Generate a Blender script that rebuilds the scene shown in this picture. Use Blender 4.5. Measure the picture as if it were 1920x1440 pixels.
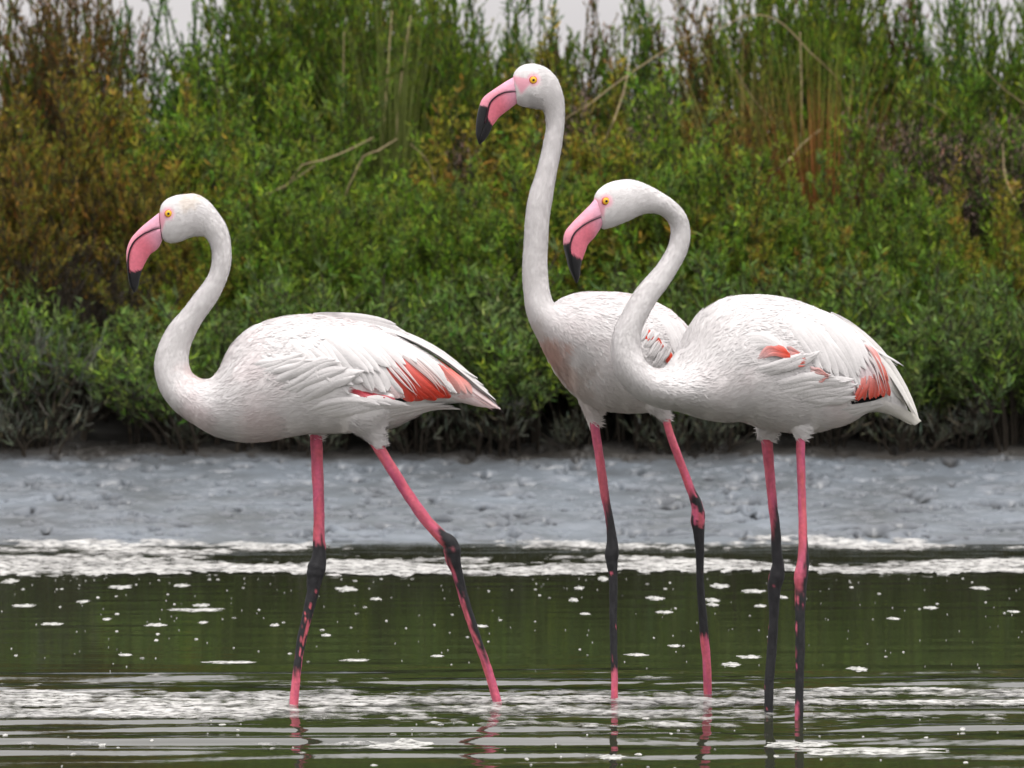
import bpy, math, random
import numpy as np
from mathutils import Vector
from mathutils.bvhtree import BVHTree

for o in list(bpy.data.objects):
    bpy.data.objects.remove(o)
scene = bpy.context.scene
col = scene.collection

# ------------------------------------------------------------------ camera
FPX = 9350.0                       # focal length in photo pixels (photo is 1920 wide)
CAM = np.array([0.0, -11.0, 1.25])
PITCH = math.atan(463.0 / FPX)
cd = bpy.data.cameras.new('camera')
cam = bpy.data.objects.new('camera', cd)
col.objects.link(cam)
cam.location = CAM
cam.rotation_euler = (math.pi / 2 - PITCH, 0, 0)
cd.sensor_width = 36.0
cd.lens = FPX / 1920.0 * 36.0
cd.clip_start = 0.1
cd.clip_end = 20000
cd.dof.use_dof = True
cd.dof.focus_distance = 11.0
cd.dof.aperture_fstop = 8.5
scene.camera = cam

# ------------------------------------------------------------------ sky, sun, exposure
SUN_EL, SUN_AZ = 72.0, 160.0        # degrees; azimuth clockwise from +Y
world = bpy.data.worlds.new('World')
scene.world = world
world.use_nodes = True
wn = world.node_tree
wn.nodes.clear()
w_out = wn.nodes.new('ShaderNodeOutputWorld')
w_bg = wn.nodes.new('ShaderNodeBackground')
w_sky = wn.nodes.new('ShaderNodeTexSky')
w_sky.sky_type = 'NISHITA'
w_sky.sun_disc = False
w_sky.sun_elevation = math.radians(SUN_EL)
w_sky.sun_rotation = math.radians(SUN_AZ)
w_sky.dust_density = 4.0
w_sky.air_density = 1.0
w_hs = wn.nodes.new('ShaderNodeHueSaturation')
w_hs.inputs['Saturation'].default_value = 0.25
w_tc = wn.nodes.new('ShaderNodeTexCoord')
w_map = wn.nodes.new('ShaderNodeMapping')
w_map.inputs['Scale'].default_value = (2.0, 2.0, 7.0)
w_noise = wn.nodes.new('ShaderNodeTexNoise')
w_noise.inputs['Scale'].default_value = 2.2
w_noise.inputs['Detail'].default_value = 5
w_ramp = wn.nodes.new('ShaderNodeValToRGB')
w_ramp.color_ramp.elements[0].position = 0.35
w_ramp.color_ramp.elements[0].color = (7.6, 7.3, 7.4, 1)
w_ramp.color_ramp.elements[1].position = 0.7
w_ramp.color_ramp.elements[1].color = (9.3, 8.9, 8.8, 1)
w_mix = wn.nodes.new('ShaderNodeMixRGB')
w_mix.inputs['Fac'].default_value = 0.75
L = wn.links.new
L(w_tc.outputs['Generated'], w_map.inputs['Vector'])
L(w_map.outputs['Vector'], w_noise.inputs['Vector'])
L(w_noise.outputs['Fac'], w_ramp.inputs['Fac'])
L(w_sky.outputs['Color'], w_hs.inputs['Color'])
L(w_hs.outputs['Color'], w_mix.inputs['Color1'])
L(w_ramp.outputs['Color'], w_mix.inputs['Color2'])
# an overcast sky is brighter overhead than at the horizon (CIE overcast: 1 + 2 sin elevation)
w_sep = wn.nodes.new('ShaderNodeSeparateXYZ')
w_cie = wn.nodes.new('ShaderNodeMath'); w_cie.operation = 'MULTIPLY_ADD'; w_cie.use_clamp = False
w_cie.inputs[1].default_value = 1.6; w_cie.inputs[2].default_value = 1.0
w_max = wn.nodes.new('ShaderNodeMath'); w_max.operation = 'MAXIMUM'; w_max.inputs[1].default_value = 0.0
w_mul = wn.nodes.new('ShaderNodeVectorMath'); w_mul.operation = 'SCALE'
L(w_tc.outputs['Generated'], w_sep.inputs['Vector'])
L(w_sep.outputs['Z'], w_max.inputs[0]); L(w_max.outputs['Value'], w_cie.inputs[0])
L(w_mix.outputs['Color'], w_mul.inputs[0]); L(w_cie.outputs['Value'], w_mul.inputs['Scale'])
L(w_mul.outputs['Vector'], w_bg.inputs['Color'])
w_bg.inputs['Strength'].default_value = 0.09
L(w_bg.outputs['Background'], w_out.inputs['Surface'])

sd = bpy.data.lights.new('sun', 'SUN')
sd.energy = 1.4
sd.angle = math.radians(14)
sd.color = (1.0, 0.965, 0.92)
sun = bpy.data.objects.new('sun', sd)
col.objects.link(sun)
_e, _a = math.radians(SUN_EL), math.radians(SUN_AZ)
sdir = Vector((math.sin(_a) * math.cos(_e), math.cos(_a) * math.cos(_e), math.sin(_e)))
sun.rotation_euler = sdir.to_track_quat('Z', 'Y').to_euler()
sun.location = sdir * 30

scene.view_settings.view_transform = 'Standard'
scene.view_settings.look = 'None'
scene.view_settings.gamma = 1.0
scene.view_settings.exposure = 0.28
scene.view_settings.use_curve_mapping = False
scene.cycles.max_bounces = 6
scene.cycles.diffuse_bounces = 2
scene.cycles.glossy_bounces = 3
scene.cycles.transmission_bounces = 2
scene.cycles.transparent_max_bounces = 8
scene.render.resolution_x = 1024
scene.render.resolution_y = 768

# ------------------------------------------------------------------ numeric helpers
def hash2(ix, iy, seed):
    h = (ix.astype(np.int64) * 374761393 + iy.astype(np.int64) * 668265263 + seed * 974634777) & 0xffffffff
    h = ((h ^ (h >> 13)) * 1274126177) & 0xffffffff
    h = h ^ (h >> 16)
    return (h & 0xffff) / 65535.0

def vnoise(x, y, seed=0):
    x = np.asarray(x, float); y = np.asarray(y, float)
    ix = np.floor(x); iy = np.floor(y)
    fx = x - ix; fy = y - iy
    fx = fx * fx * (3 - 2 * fx); fy = fy * fy * (3 - 2 * fy)
    a = hash2(ix, iy, seed); b = hash2(ix + 1, iy, seed)
    c = hash2(ix, iy + 1, seed); d = hash2(ix + 1, iy + 1, seed)
    return (a * (1 - fx) + b * fx) * (1 - fy) + (c * (1 - fx) + d * fx) * fy

def fbm(x, y, seed=0, octv=4, gain=0.5):
    s = 0; a = 1; t = 0
    for i in range(octv):
        s = s + a * vnoise(np.asarray(x) * 2 ** i, np.asarray(y) * 2 ** i, seed + i * 17)
        t += a; a *= gain
    return s / t

def sstep(a, b, x):
    t = np.clip((np.asarray(x, float) - a) / (b - a), 0, 1)
    return t * t * (3 - 2 * t)

def norm(v):
    v = np.asarray(v, float)
    return v / np.maximum(np.linalg.norm(v, axis=-1, keepdims=True), 1e-9)

def crom(pts, n):
    """Catmull-Rom through the rows of pts, n samples."""
    P = np.asarray(pts, float)
    Q = np.vstack([2 * P[0] - P[1], P, 2 * P[-1] - P[-2]])
    t = np.linspace(0, len(P) - 1, n)
    i = np.minimum(t.astype(int), len(P) - 2)
    f = (t - i)[:, None]
    p0, p1, p2, p3 = Q[i], Q[i + 1], Q[i + 2], Q[i + 3]
    return 0.5 * (2 * p1 + (p2 - p0) * f + (2 * p0 - 5 * p1 + 4 * p2 - p3) * f ** 2 + (3 * p1 - p0 - 3 * p2 + p3) * f ** 3)

# ------------------------------------------------------------------ mesh helpers
def mesh_from(name, V, faces, colr=None, smooth=True):
    """V (n,3); faces: list of int arrays (m,k)."""
    V = np.asarray(V, np.float32)
    me = bpy.data.meshes.new(name)
    me.vertices.add(len(V))
    me.vertices.foreach_set('co', V.ravel())
    faces = [np.asarray(f, np.int32) for f in faces if len(f)]
    loops = np.concatenate([f.ravel() for f in faces])
    tot = np.concatenate([np.full(len(f), f.shape[1], np.int32) for f in faces])
    start = np.concatenate([[0], np.cumsum(tot)[:-1]]).astype(np.int32)
    me.loops.add(len(loops))
    me.loops.foreach_set('vertex_index', loops)
    me.polygons.add(len(tot))
    me.polygons.foreach_set('loop_start', start)
    me.polygons.foreach_set('loop_total', tot)
    if smooth:
        me.polygons.foreach_set('use_smooth', np.ones(len(tot), bool))
    me.update(calc_edges=True)
    if colr is not None:
        at = me.color_attributes.new('Col', 'FLOAT_COLOR', 'POINT')
        c = np.ones((len(V), 4), np.float32)
        colr = np.asarray(colr)
        c[:, :colr.shape[1]] = colr
        at.data.foreach_set('color', c.ravel())
    return me

def obj(name, me, mat=None, parent=None, **props):
    o = bpy.data.objects.new(name, me)
    col.objects.link(o)
    if mat is not None and me is not None and len(me.materials) == 0:
        me.materials.append(mat)
    if parent is not None:
        o.parent = parent
    for k, v in props.items():
        o[k] = v
    return o

def tag(o, label, category, group=None):
    o['label'] = label
    o['category'] = category
    if group:
        o['group'] = group
    return o

def grid_faces(nr, nc, wrap=False):
    """rows x cols vertex grid; wrap closes the columns."""
    r = np.arange(nr - 1)[:, None]
    c = np.arange(nc if wrap else nc - 1)[None, :]
    c2 = (c + 1) % nc
    a = r * nc + c; b = r * nc + c2
    return np.stack([a, b, b + nc, a + nc], -1).reshape(-1, 4)

def tube(C, R, seg=12, caps=True, ref=(0, 1, 0)):
    """circle loft along centres C with radii R -> V, faces."""
    C = np.asarray(C, float); n = len(C)
    R = np.broadcast_to(np.asarray(R, float), (n,))
    T = norm(np.gradient(C, axis=0))
    ref = np.broadcast_to(np.asarray(ref, float), T.shape)
    S = norm(np.cross(T, ref)); B = np.cross(S, T)
    a = np.linspace(0, 2 * np.pi, seg, endpoint=False)
    V = C[:, None] + R[:, None, None] * (np.cos(a)[None, :, None] * S[:, None] + np.sin(a)[None, :, None] * B[:, None])
    V = V.reshape(-1, 3)
    F = [grid_faces(n, seg, True)]
    if caps:
        F.append(np.arange(seg)[::-1][None]); F.append((np.arange(seg) + (n - 1) * seg)[None])
    return V, F

def join(parts):
    Vs, Fs, Cs, off = [], [], [], 0
    for p in parts:
        V, F = p[0], p[1]
        Vs.append(V); Fs += [np.asarray(f) + off for f in F if len(f)]
        if len(p) > 2:
            Cs.append(p[2] if np.ndim(p[2]) == 2 else np.broadcast_to(p[2], V.shape))
        off += len(V)
    return np.vstack(Vs), Fs, (np.vstack(Cs) if Cs else None)

# ------------------------------------------------------------------ materials
def new_mat(name):
    m = bpy.data.materials.new(name)
    m.use_nodes = True
    nt = m.node_tree
    return m, nt, nt.nodes['Principled BSDF']

def attr_mat(name, rough=0.8, spec=0.2, noise=0.0, nscale=60.0, bump=0.0, bscale=200.0, tint=False, trans=0.0, sss=0.0, stretch=(1, 1, 1)):
    """colour attribute x fine procedural noise (x object colour)."""
    m, nt, bs = new_mat(name)
    N, K = nt.nodes.new, nt.links.new
    at = N('ShaderNodeAttribute'); at.attribute_name = 'Col'
    c = at.outputs['Color']
    tc = N('ShaderNodeTexCoord')
    mp = N('ShaderNodeMapping'); mp.inputs['Scale'].default_value = stretch
    K(tc.outputs['Object'], mp.inputs['Vector'])
    if noise:
        nz = N('ShaderNodeTexNoise'); nz.inputs['Scale'].default_value = nscale; nz.inputs['Detail'].default_value = 4
        K(mp.outputs['Vector'], nz.inputs['Vector'])
        mr = N('ShaderNodeMapRange')
        mr.inputs['From Min'].default_value = 0.3; mr.inputs['From Max'].default_value = 0.7
        mr.inputs['To Min'].default_value = 1 - noise; mr.inputs['To Max'].default_value = 1 + noise * 0.4
        K(nz.outputs['Fac'], mr.inputs['Value'])
        mx = N('ShaderNodeVectorMath'); mx.operation = 'SCALE'
        K(c, mx.inputs[0]); K(mr.outputs['Result'], mx.inputs['Scale'])
        c = mx.outputs['Vector']
    if tint:
        oi = N('ShaderNodeObjectInfo')
        mx = N('ShaderNodeVectorMath'); mx.operation = 'MULTIPLY'
        K(c, mx.inputs[0]); K(oi.outputs['Color'], mx.inputs[1])
        c = mx.outputs['Vector']
    K(c, bs.inputs['Base Color'])
    bs.inputs['Roughness'].default_value = rough
    bs.inputs['Specular IOR Level'].default_value = spec
    if sss:
        bs.inputs['Subsurface Weight'].default_value = sss
        bs.inputs['Subsurface Radius'].default_value = (0.01, 0.007, 0.006)
        bs.inputs['Subsurface Scale'].default_value = 1.0
    if bump:
        nb = N('ShaderNodeTexNoise'); nb.inputs['Scale'].default_value = bscale; nb.inputs['Detail'].default_value = 3
        K(mp.outputs['Vector'], nb.inputs['Vector'])
        bp = N('ShaderNodeBump'); bp.inputs['Strength'].default_value = bump; bp.inputs['Distance'].default_value = 0.003
        K(nb.outputs['Fac'], bp.inputs['Height']); K(bp.outputs['Normal'], bs.inputs['Normal'])
    if trans:
        out = nt.nodes['Material Output']
        tr = N('ShaderNodeBsdfTranslucent'); K(c, tr.inputs['Color'])
        ms = N('ShaderNodeMixShader'); ms.inputs['Fac'].default_value = trans
        K(bs.outputs['BSDF'], ms.inputs[1]); K(tr.outputs['BSDF'], ms.inputs[2])
        K(ms.outputs['Shader'], out.inputs['Surface'])
    return m

M_body = attr_mat('white_plumage', 0.9, 0.1, noise=0.04, nscale=30, bump=0.12, bscale=200)
M_down = attr_mat('downy_plumage', 0.9, 0.1, trans=0.08)
M_feather = attr_mat('feather', 0.85, 0.1, noise=0.08, nscale=45, bump=0.3, bscale=220, trans=0.12)
M_bill = attr_mat('bill_horn', 0.42, 0.4, noise=0.10, nscale=160, bump=0.12, bscale=400)
M_leg = attr_mat('leg_skin', 0.6, 0.22, noise=0.2, nscale=120, bump=0.6, bscale=420)
M_eye = attr_mat('eye_gloss', 0.12, 0.5)
M_leaf = attr_mat('leaf', 0.6, 0.08, tint=True, trans=0.18)
M_stem = attr_mat('stem', 0.85, 0.1, noise=0.3, nscale=40, tint=True)
M_straw = attr_mat('straw', 0.8, 0.15, noise=0.2, nscale=30)
M_foam = attr_mat('foam', 0.7, 0.3, noise=0.15, nscale=130, bump=0.6, bscale=180)
nt = M_foam.node_tree                                  # thin, lacy scum: water shows between the bubbles
N, K = nt.nodes.new, nt.links.new
bs = nt.nodes['Principled BSDF']
at = N('ShaderNodeAttribute'); at.attribute_name = 'Col'
tc = N('ShaderNodeTexCoord')
nz = N('ShaderNodeTexNoise'); nz.inputs['Scale'].default_value = 34.0; nz.inputs['Detail'].default_value = 6; nz.inputs['Roughness'].default_value = 0.65
K(tc.outputs['Object'], nz.inputs['Vector'])
mr = N('ShaderNodeMapRange'); mr.inputs['From Min'].default_value = 0.36; mr.inputs['From Max'].default_value = 0.56; mr.inputs['To Min'].default_value = 0.12; mr.inputs['To Max'].default_value = 0.95
K(nz.outputs['Fac'], mr.inputs['Value'])
ml = N('ShaderNodeMath'); ml.operation = 'MULTIPLY'
K(mr.outputs['Result'], ml.inputs[0]); K(at.outputs['Alpha'], ml.inputs[1])
K(ml.outputs['Value'], bs.inputs['Alpha'])

# water
M_water, nt, bs = new_mat('water')
bs.inputs['Base Color'].default_value = (0.024, 0.027, 0.014, 1)
bs.inputs['Roughness'].default_value = 0.03
bs.inputs['IOR'].default_value = 1.38
tc = nt.nodes.new('ShaderNodeTexCoord')
mp = nt.nodes.new('ShaderNodeMapping'); mp.inputs['Scale'].default_value = (2.0, 16.0, 1.0)
nz = nt.nodes.new('ShaderNodeTexNoise'); nz.inputs['Scale'].default_value = 1.6; nz.inputs['Detail'].default_value = 3
bp = nt.nodes.new('ShaderNodeBump'); bp.inputs['Strength'].default_value = 0.10; bp.inputs['Distance'].default_value = 0.006
nt.links.new(tc.outputs['Object'], mp.inputs['Vector']); nt.links.new(mp.outputs['Vector'], nz.inputs['Vector'])
nt.links.new(nz.outputs['Fac'], bp.inputs['Height']); nt.links.new(bp.outputs['Normal'], bs.inputs['Normal'])

# wet mud
M_mud, nt, bs = new_mat('wet_mud')
N, K = nt.nodes.new, nt.links.new
tc = N('ShaderNodeTexCoord')
n1 = N('ShaderNodeTexNoise'); n1.inputs['Scale'].default_value = 3.0; n1.inputs['Detail'].default_value = 8
n2 = N('ShaderNodeTexNoise'); n2.inputs['Scale'].default_value = 55.0; n2.inputs['Detail'].default_value = 5
K(tc.outputs['Object'], n1.inputs['Vector']); K(tc.outputs['Object'], n2.inputs['Vector'])
r1 = N('ShaderNodeValToRGB')
r1.color_ramp.elements[0].position = 0.3; r1.color_ramp.elements[0].color = (0.078, 0.086, 0.094, 1)
r1.color_ramp.elements[1].position = 0.7; r1.color_ramp.elements[1].color = (0.145, 0.168, 0.195, 1)
K(n1.outputs['Fac'], r1.inputs['Fac'])
at = N('ShaderNodeAttribute'); at.attribute_name = 'Col'
mx = N('ShaderNodeVectorMath'); mx.operation = 'MULTIPLY'
K(r1.outputs['Color'], mx.inputs[0]); K(at.outputs['Color'], mx.inputs[1])
K(mx.outputs['Vector'], bs.inputs['Base Color'])
sp = N('ShaderNodeSeparateColor'); K(at.outputs['Color'], sp.inputs['Color'])
sm_ = N('ShaderNodeMath'); sm_.operation = 'MULTIPLY'; sm_.inputs[1].default_value = 0.55          # wet sheen on the flats, cut in the pits to deepen their painted shade
K(sp.outputs['Red'], sm_.inputs[0]); K(sm_.outputs['Value'], bs.inputs['Specular IOR Level'])
mr = N('ShaderNodeMapRange'); mr.inputs['To Min'].default_value = 0.26; mr.inputs['To Max'].default_value = 0.52
K(n1.outputs['Fac'], mr.inputs['Value']); K(mr.outputs['Result'], bs.inputs['Roughness'])
bp = N('ShaderNodeBump'); bp.inputs['Strength'].default_value = 0.45; bp.inputs['Distance'].default_value = 0.005
K(n2.outputs['Fac'], bp.inputs['Height']); K(bp.outputs['Normal'], bs.inputs['Normal'])

# ------------------------------------------------------------------ pixel -> place
FW = np.array([0, math.cos(PITCH), -math.sin(PITCH)])
UP = np.array([0, math.sin(PITCH), math.cos(PITCH)])

def rays(p):
    p = np.atleast_2d(np.asarray(p, float))
    return FW + np.array([1.0, 0, 0]) * ((p[:, 0] - 960) / FPX)[:, None] + UP * ((720 - p[:, 1]) / FPX)[:, None]

def at_Y(p, Y):
    """points of the photo on the vertical plane(s) at depth Y."""
    d = rays(p)
    t = (np.asarray(Y) - CAM[1]) / d[:, 1]
    return CAM + d * t[:, None]

def on_water(p):
    d = rays(p)
    t = -CAM[2] / d[:, 2]
    return CAM + d * t[:, None]

# ------------------------------------------------------------------ setting: water, mud bank
rng = np.random.default_rng(7)
legs_at = []      # filled with leg positions for the ring ripples
LEG_PX = [(550, 1321), (933, 1317), (1152, 1310), (1327, 1300), (1441, 1336), (1498, 1346)]
for p in LEG_PX:
    legs_at.append(on_water(p)[0])

def wave_z(x, y):
    env = 0.10 + 1.0 * sstep(0.95, 0.25, y) * sstep(-1.25, -0.75, y) + 0.18 * sstep(-0.75, -1.1, y)
    env = env * sstep(5.0, 3.2, y) ** 0.5 * sstep(-30, -6, y)
    z = np.zeros_like(x)
    r = np.random.default_rng(3)
    for i in range(16):
        lam = r.uniform(0.09, 0.30)
        ang = r.normal(0, 0.10)
        ph = r.uniform(0, 6.28)
        k = 2 * math.pi / lam
        m = fbm(x * 0.9 + i * 7.3, y * 2.2 + i * 3.1, 50 + i, 2)
        z += lam * 0.0042 * sstep(0.38, 0.75, m) * np.sin(k * (y * math.cos(ang) + x * math.sin(ang)) + ph)
    z *= env
    for q in legs_at:
        d = np.hypot(x - q[0], y - q[1])
        z += 0.0005 * np.exp(-d / 0.28) * np.sin(2 * math.pi * d / 0.055) * sstep(0, 0.03, d)
    return z

def spread(lo, hi, step, far, ratio=1.5):
    c = list(np.arange(lo, hi + step * .5, step))
    s = step; a = c[0]; b = c[-1]
    left, right = [], []
    while b < far[1]:
        s *= ratio; b += s; right.append(b)
    s = step
    while a > far[0]:
        s *= ratio; a -= s; left.append(a)
    return np.array(left[::-1] + c + right)

gx = spread(-1.9, 1.9, 0.016, (-6000, 6000))
gy = spread(-2.2, 4.6, 0.011, (-4000, 8000))
X, Y = np.meshgrid(gx, gy)
Z = wave_z(X, Y)
Z[(np.abs(X) > 12) | (Y > 5) | (Y < -12)] = 0
me = mesh_from('water', np.stack([X, Y, Z], -1).reshape(-1, 3), [grid_faces(len(gy), len(gx))])
obj('water', me, M_water, kind='structure')

def bank_h(x, y):
    ys = y + 0.12 * (fbm(x * 0.8, x * 0 + 3.3, 11, 3) - 0.5)
    z = np.interp(ys, [3.2, 4.25, 5.2, 6.3, 6.8, 7.8, 11.5, 14.0, 16.0], [-0.09, -0.004, 0.062, 0.150, 0.22, 0.33, 0.36, -0.02, -0.3])
    return z

gx = spread(-2.0, 2.0, 0.0075, (-70, 70))
gy = np.concatenate([np.concatenate([np.arange(3.4, 4.2, .03), np.arange(4.2, 6.6, 0.0105)]), np.linspace(6.6, 16, 60)])
X, Y = np.meshgrid(gx, gy)
Z = bank_h(X, Y)
rg = 1 - np.abs(2 * fbm(X * 9, Y * 9, 23, 3) - 1)
rough = 0.022 * (fbm(X * 3.4, Y * 4.2, 21, 3) - 0.5) + 0.013 * (fbm(X * 14, Y * 17, 22, 3) - 0.5) + 0.004 * (rg - .7)
dent = np.zeros_like(X); darkc = np.zeros_like(X)
for i in range(1500):
    cx, cy = rng.uniform(-2.1, 2.1), rng.uniform(4.35, 6.5)
    big = i < 300
    a = rng.uniform(.016, .050) if big else rng.uniform(.007, .022)
    b = rng.uniform(.024, .055) if big else rng.uniform(.014, .032)
    th = rng.normal(0, 0.5); dp = rng.uniform(0.018, 0.048) if big else rng.uniform(.012, .030)
    ix = np.where(np.abs(gx - cx) < 0.25)[0]; iy = np.where(np.abs(gy - cy) < 0.25)[0]
    if len(ix) == 0 or len(iy) == 0:
        continue
    sl = np.ix_(iy, ix)
    dx, dy = X[sl] - cx, Y[sl] - cy
    u = dx * math.cos(th) + dy * math.sin(th); v = -dx * math.sin(th) + dy * math.cos(th)
    r2 = (u / a) ** 2 + (v / b) ** 2
    g = np.exp(-r2 ** 1.6)
    rim = np.exp(-(np.sqrt(r2) - 1.5) ** 2 * 5) * 0.12
    dent[sl] += dp * (rim - g)
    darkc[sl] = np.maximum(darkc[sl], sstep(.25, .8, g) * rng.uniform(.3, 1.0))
for i in range(46):                                   # drying cracks
    n = 60
    cx, cy = rng.uniform(-2.1, 2.0), rng.uniform(4.35, 5.5)
    ln = rng.uniform(0.08, 0.35)
    xs = cx + np.linspace(0, ln, n)
    ysx = cy + rng.normal(0, 0.25) * (xs - cx) + 0.03 * (fbm(xs * 14, xs * 0 + i, 31, 3) - .5)
    for x0, y0 in zip(xs, ysx):
        ix = np.searchsorted(gx, x0); iy = np.searchsorted(gy, y0)
        if 1 < ix < len(gx) - 1 and 1 < iy < len(gy) - 1:
            dent[iy:iy + 2, ix] = np.minimum(dent[iy:iy + 2, ix], -0.014)
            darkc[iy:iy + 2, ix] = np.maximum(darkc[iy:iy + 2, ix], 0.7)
fade = sstep(4.15, 4.6, Y)
Z += (rough + dent) * fade * np.where(np.abs(X) < 8, 1, 0)
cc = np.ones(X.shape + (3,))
cc *= (1 - 0.92 * darkc)[..., None]  # pits: dark wet mud plus their shade painted into the colour
br = sstep(6.0, 6.3, Y + 0.25 * (fbm(X * 3, Y * 3, 41) - .5))[..., None]      # darker brown earth by the plants
cc = cc * (1 - br) + br * np.array([0.55, 0.45, 0.36]) * 0.8
humus_shade = sstep(6.3, 6.6, Y)[..., None]                     # dark humus, with the shade under the shrubs put into the colour
cc = cc * (1 - humus_shade) + humus_shade * np.array([0.20, 0.17, 0.14])
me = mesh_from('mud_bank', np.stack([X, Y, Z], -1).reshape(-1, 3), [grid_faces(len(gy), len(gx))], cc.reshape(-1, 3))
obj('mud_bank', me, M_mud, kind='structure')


# ------------------------------------------------------------------ foam on the water
def foam_sheet(x0, x1, y0, y1, dx, dy, mask_fn, thick, seed, soft):
    xs = np.arange(x0, x1, dx); ys = np.arange(y0, y1, dy)
    X, Y = np.meshgrid(xs, ys)
    mval = mask_fn(X, Y)                                    # >0 where foam floats
    Z = np.maximum(wave_z(X, Y), bank_h(X, Y) + .004) + 0.0003 + thick * np.clip(mval * 5, 0, 1) * (0.25 + fbm(X * 26, Y * 26, seed, 3))
    keep = mval > 0
    cell = keep[:-1, :-1] & keep[1:, :-1] & keep[:-1, 1:] & keep[1:, 1:]
    F = grid_faces(len(ys), len(xs)).reshape(len(ys) - 1, len(xs) - 1, 4)[cell]
    used, inv = np.unique(F.ravel(), return_inverse=True)
    V = np.stack([X, Y, Z], -1).reshape(-1, 3)[used]
    c = (0.56 - 0.16 * sstep(.40, .7, fbm(V[:, 0] * 9, V[:, 1] * 9, seed + 5, 4)) - 0.20 * sstep(.52, .72, fbm(V[:, 0] * 45, V[:, 1] * 30, seed + 8, 3)))[:, None] * np.array([1, .99, .95])
    al = np.clip(mval.ravel()[used] * soft, 0, 1)[:, None]
    return V, [inv.reshape(-1, 4)], np.hstack([c, al])

def shore_mask(X, Y):
    n = fbm(X * 3.2 + 4.4, Y * 3.6, 71, 4) - .5
    fine = fbm(X * 26, Y * 18, 73, 3) - .5
    edge_near = 3.22 + 0.34 * (fbm(X * 2.6, Y * 1.5, 72, 4) - .5)
    m = 0.11 + n * 0.95 + fine * .5
    lead = np.exp(-((Y - (3.90 + 0.30 * (fbm(X * 1.2, X * 0 + 7, 75, 3) - .5))) / 0.16) ** 2)
    m = m - lead * (0.10 + 1.1 * (fbm(X * 1.6, Y * 2.4, 76, 3) - .42))
    m = m + 0.22 * np.exp(-((Y - edge_near - .16) / .14) ** 2)
    up = 4.42 + 0.34 * (fbm(X * 2.0, Y * 2, 79, 4) - .5)
    m = m - 0.75 * sstep(up - .20, up + .22, Y)
    return np.where(Y > edge_near + 0.22 * fine, m, -1)

def wade_mask(X, Y):
    n = fbm(X * 2.4, Y * 4.2, 81, 4) - .5
    fine = fbm(X * 24, Y * 15, 83, 3) - .5
    st = fbm(X * 1.2, Y * 16, 85, 3) - .5
    b = np.exp(-((Y + 0.06 - 0.16 * (fbm(X * .9, X * 0, 84, 2) - .5)) / 0.52) ** 2)
    return (b - .74) * .75 + n * .8 + fine * .65 + st * .95

V1, F1, C1 = foam_sheet(-2.6, 2.6, 2.95, 4.95, 0.0050, 0.013, shore_mask, 0.006, 77, 7.0)
V2, F2, C2 = foam_sheet(-2.2, 2.2, -1.15, 0.85, 0.0042, 0.009, wade_mask, 0.005, 87, 3.2)

def fleck(x, y, a, b, h, seed, seg=14):
    r = np.random.default_rng(seed)
    th = np.linspace(0, 2 * np.pi, seg, endpoint=False)
    k = 1 + 0.7 * (r.random(seg) - .5)
    ring = np.stack([x + a * k * np.cos(th), y + b * k * np.sin(th)], -1)
    mid = np.stack([x + a * .6 * k * np.cos(th), y + b * .6 * k * np.sin(th)], -1)
    V = np.zeros((2 * seg + 1, 3))
    V[:seg, :2] = ring; V[seg:2 * seg, :2] = mid; V[-1, :2] = (x, y)
    V[:, 2] = wave_z(V[:, 0], V[:, 1])
    V[:seg, 2] += 0.0004; V[seg:2 * seg, 2] += h * (0.7 + .5 * r.random(seg)); V[-1, 2] += h
    i = np.arange(seg); j = (i + 1) % seg
    F = [np.stack([i, j, j + seg, i + seg], -1), np.stack([i + seg, j + seg, np.full(seg, 2 * seg)], -1)]
    return V, F, np.tile(np.array([.52, .52, .49, 1.0]), (len(V), 1))

small = []
for i in range(280):
    py = 1085 + 175 * rng.random() ** 1.5; px = rng.uniform(-80, 2000)
    q = on_water((px, py))[0]
    a = 0.0011 + 0.006 * rng.random() ** 4
    small.append(fleck(q[0], q[1], a, a * rng.uniform(1.0, 3.2), 0.0022, 1000 + i, 8))
for i in range(60):
    py = rng.uniform(1345, 1445); px = rng.uniform(-80, 2000)
    q = on_water((px, py))[0]
    a = 0.002 + 0.006 * rng.random() ** 3
    small.append(fleck(q[0], q[1], a, a * 2, 0.002, 2000 + i, 8))
V3, F3, C3 = join(small)
V, F, C = join([(V1, F1, C1), (V2, F2, C2), (V3, F3, C3)])
obj('foam', mesh_from('foam', V, F, C), M_foam, kind='stuff', label='white scum and bubbles drifting along the shore and round the wading legs')
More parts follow.
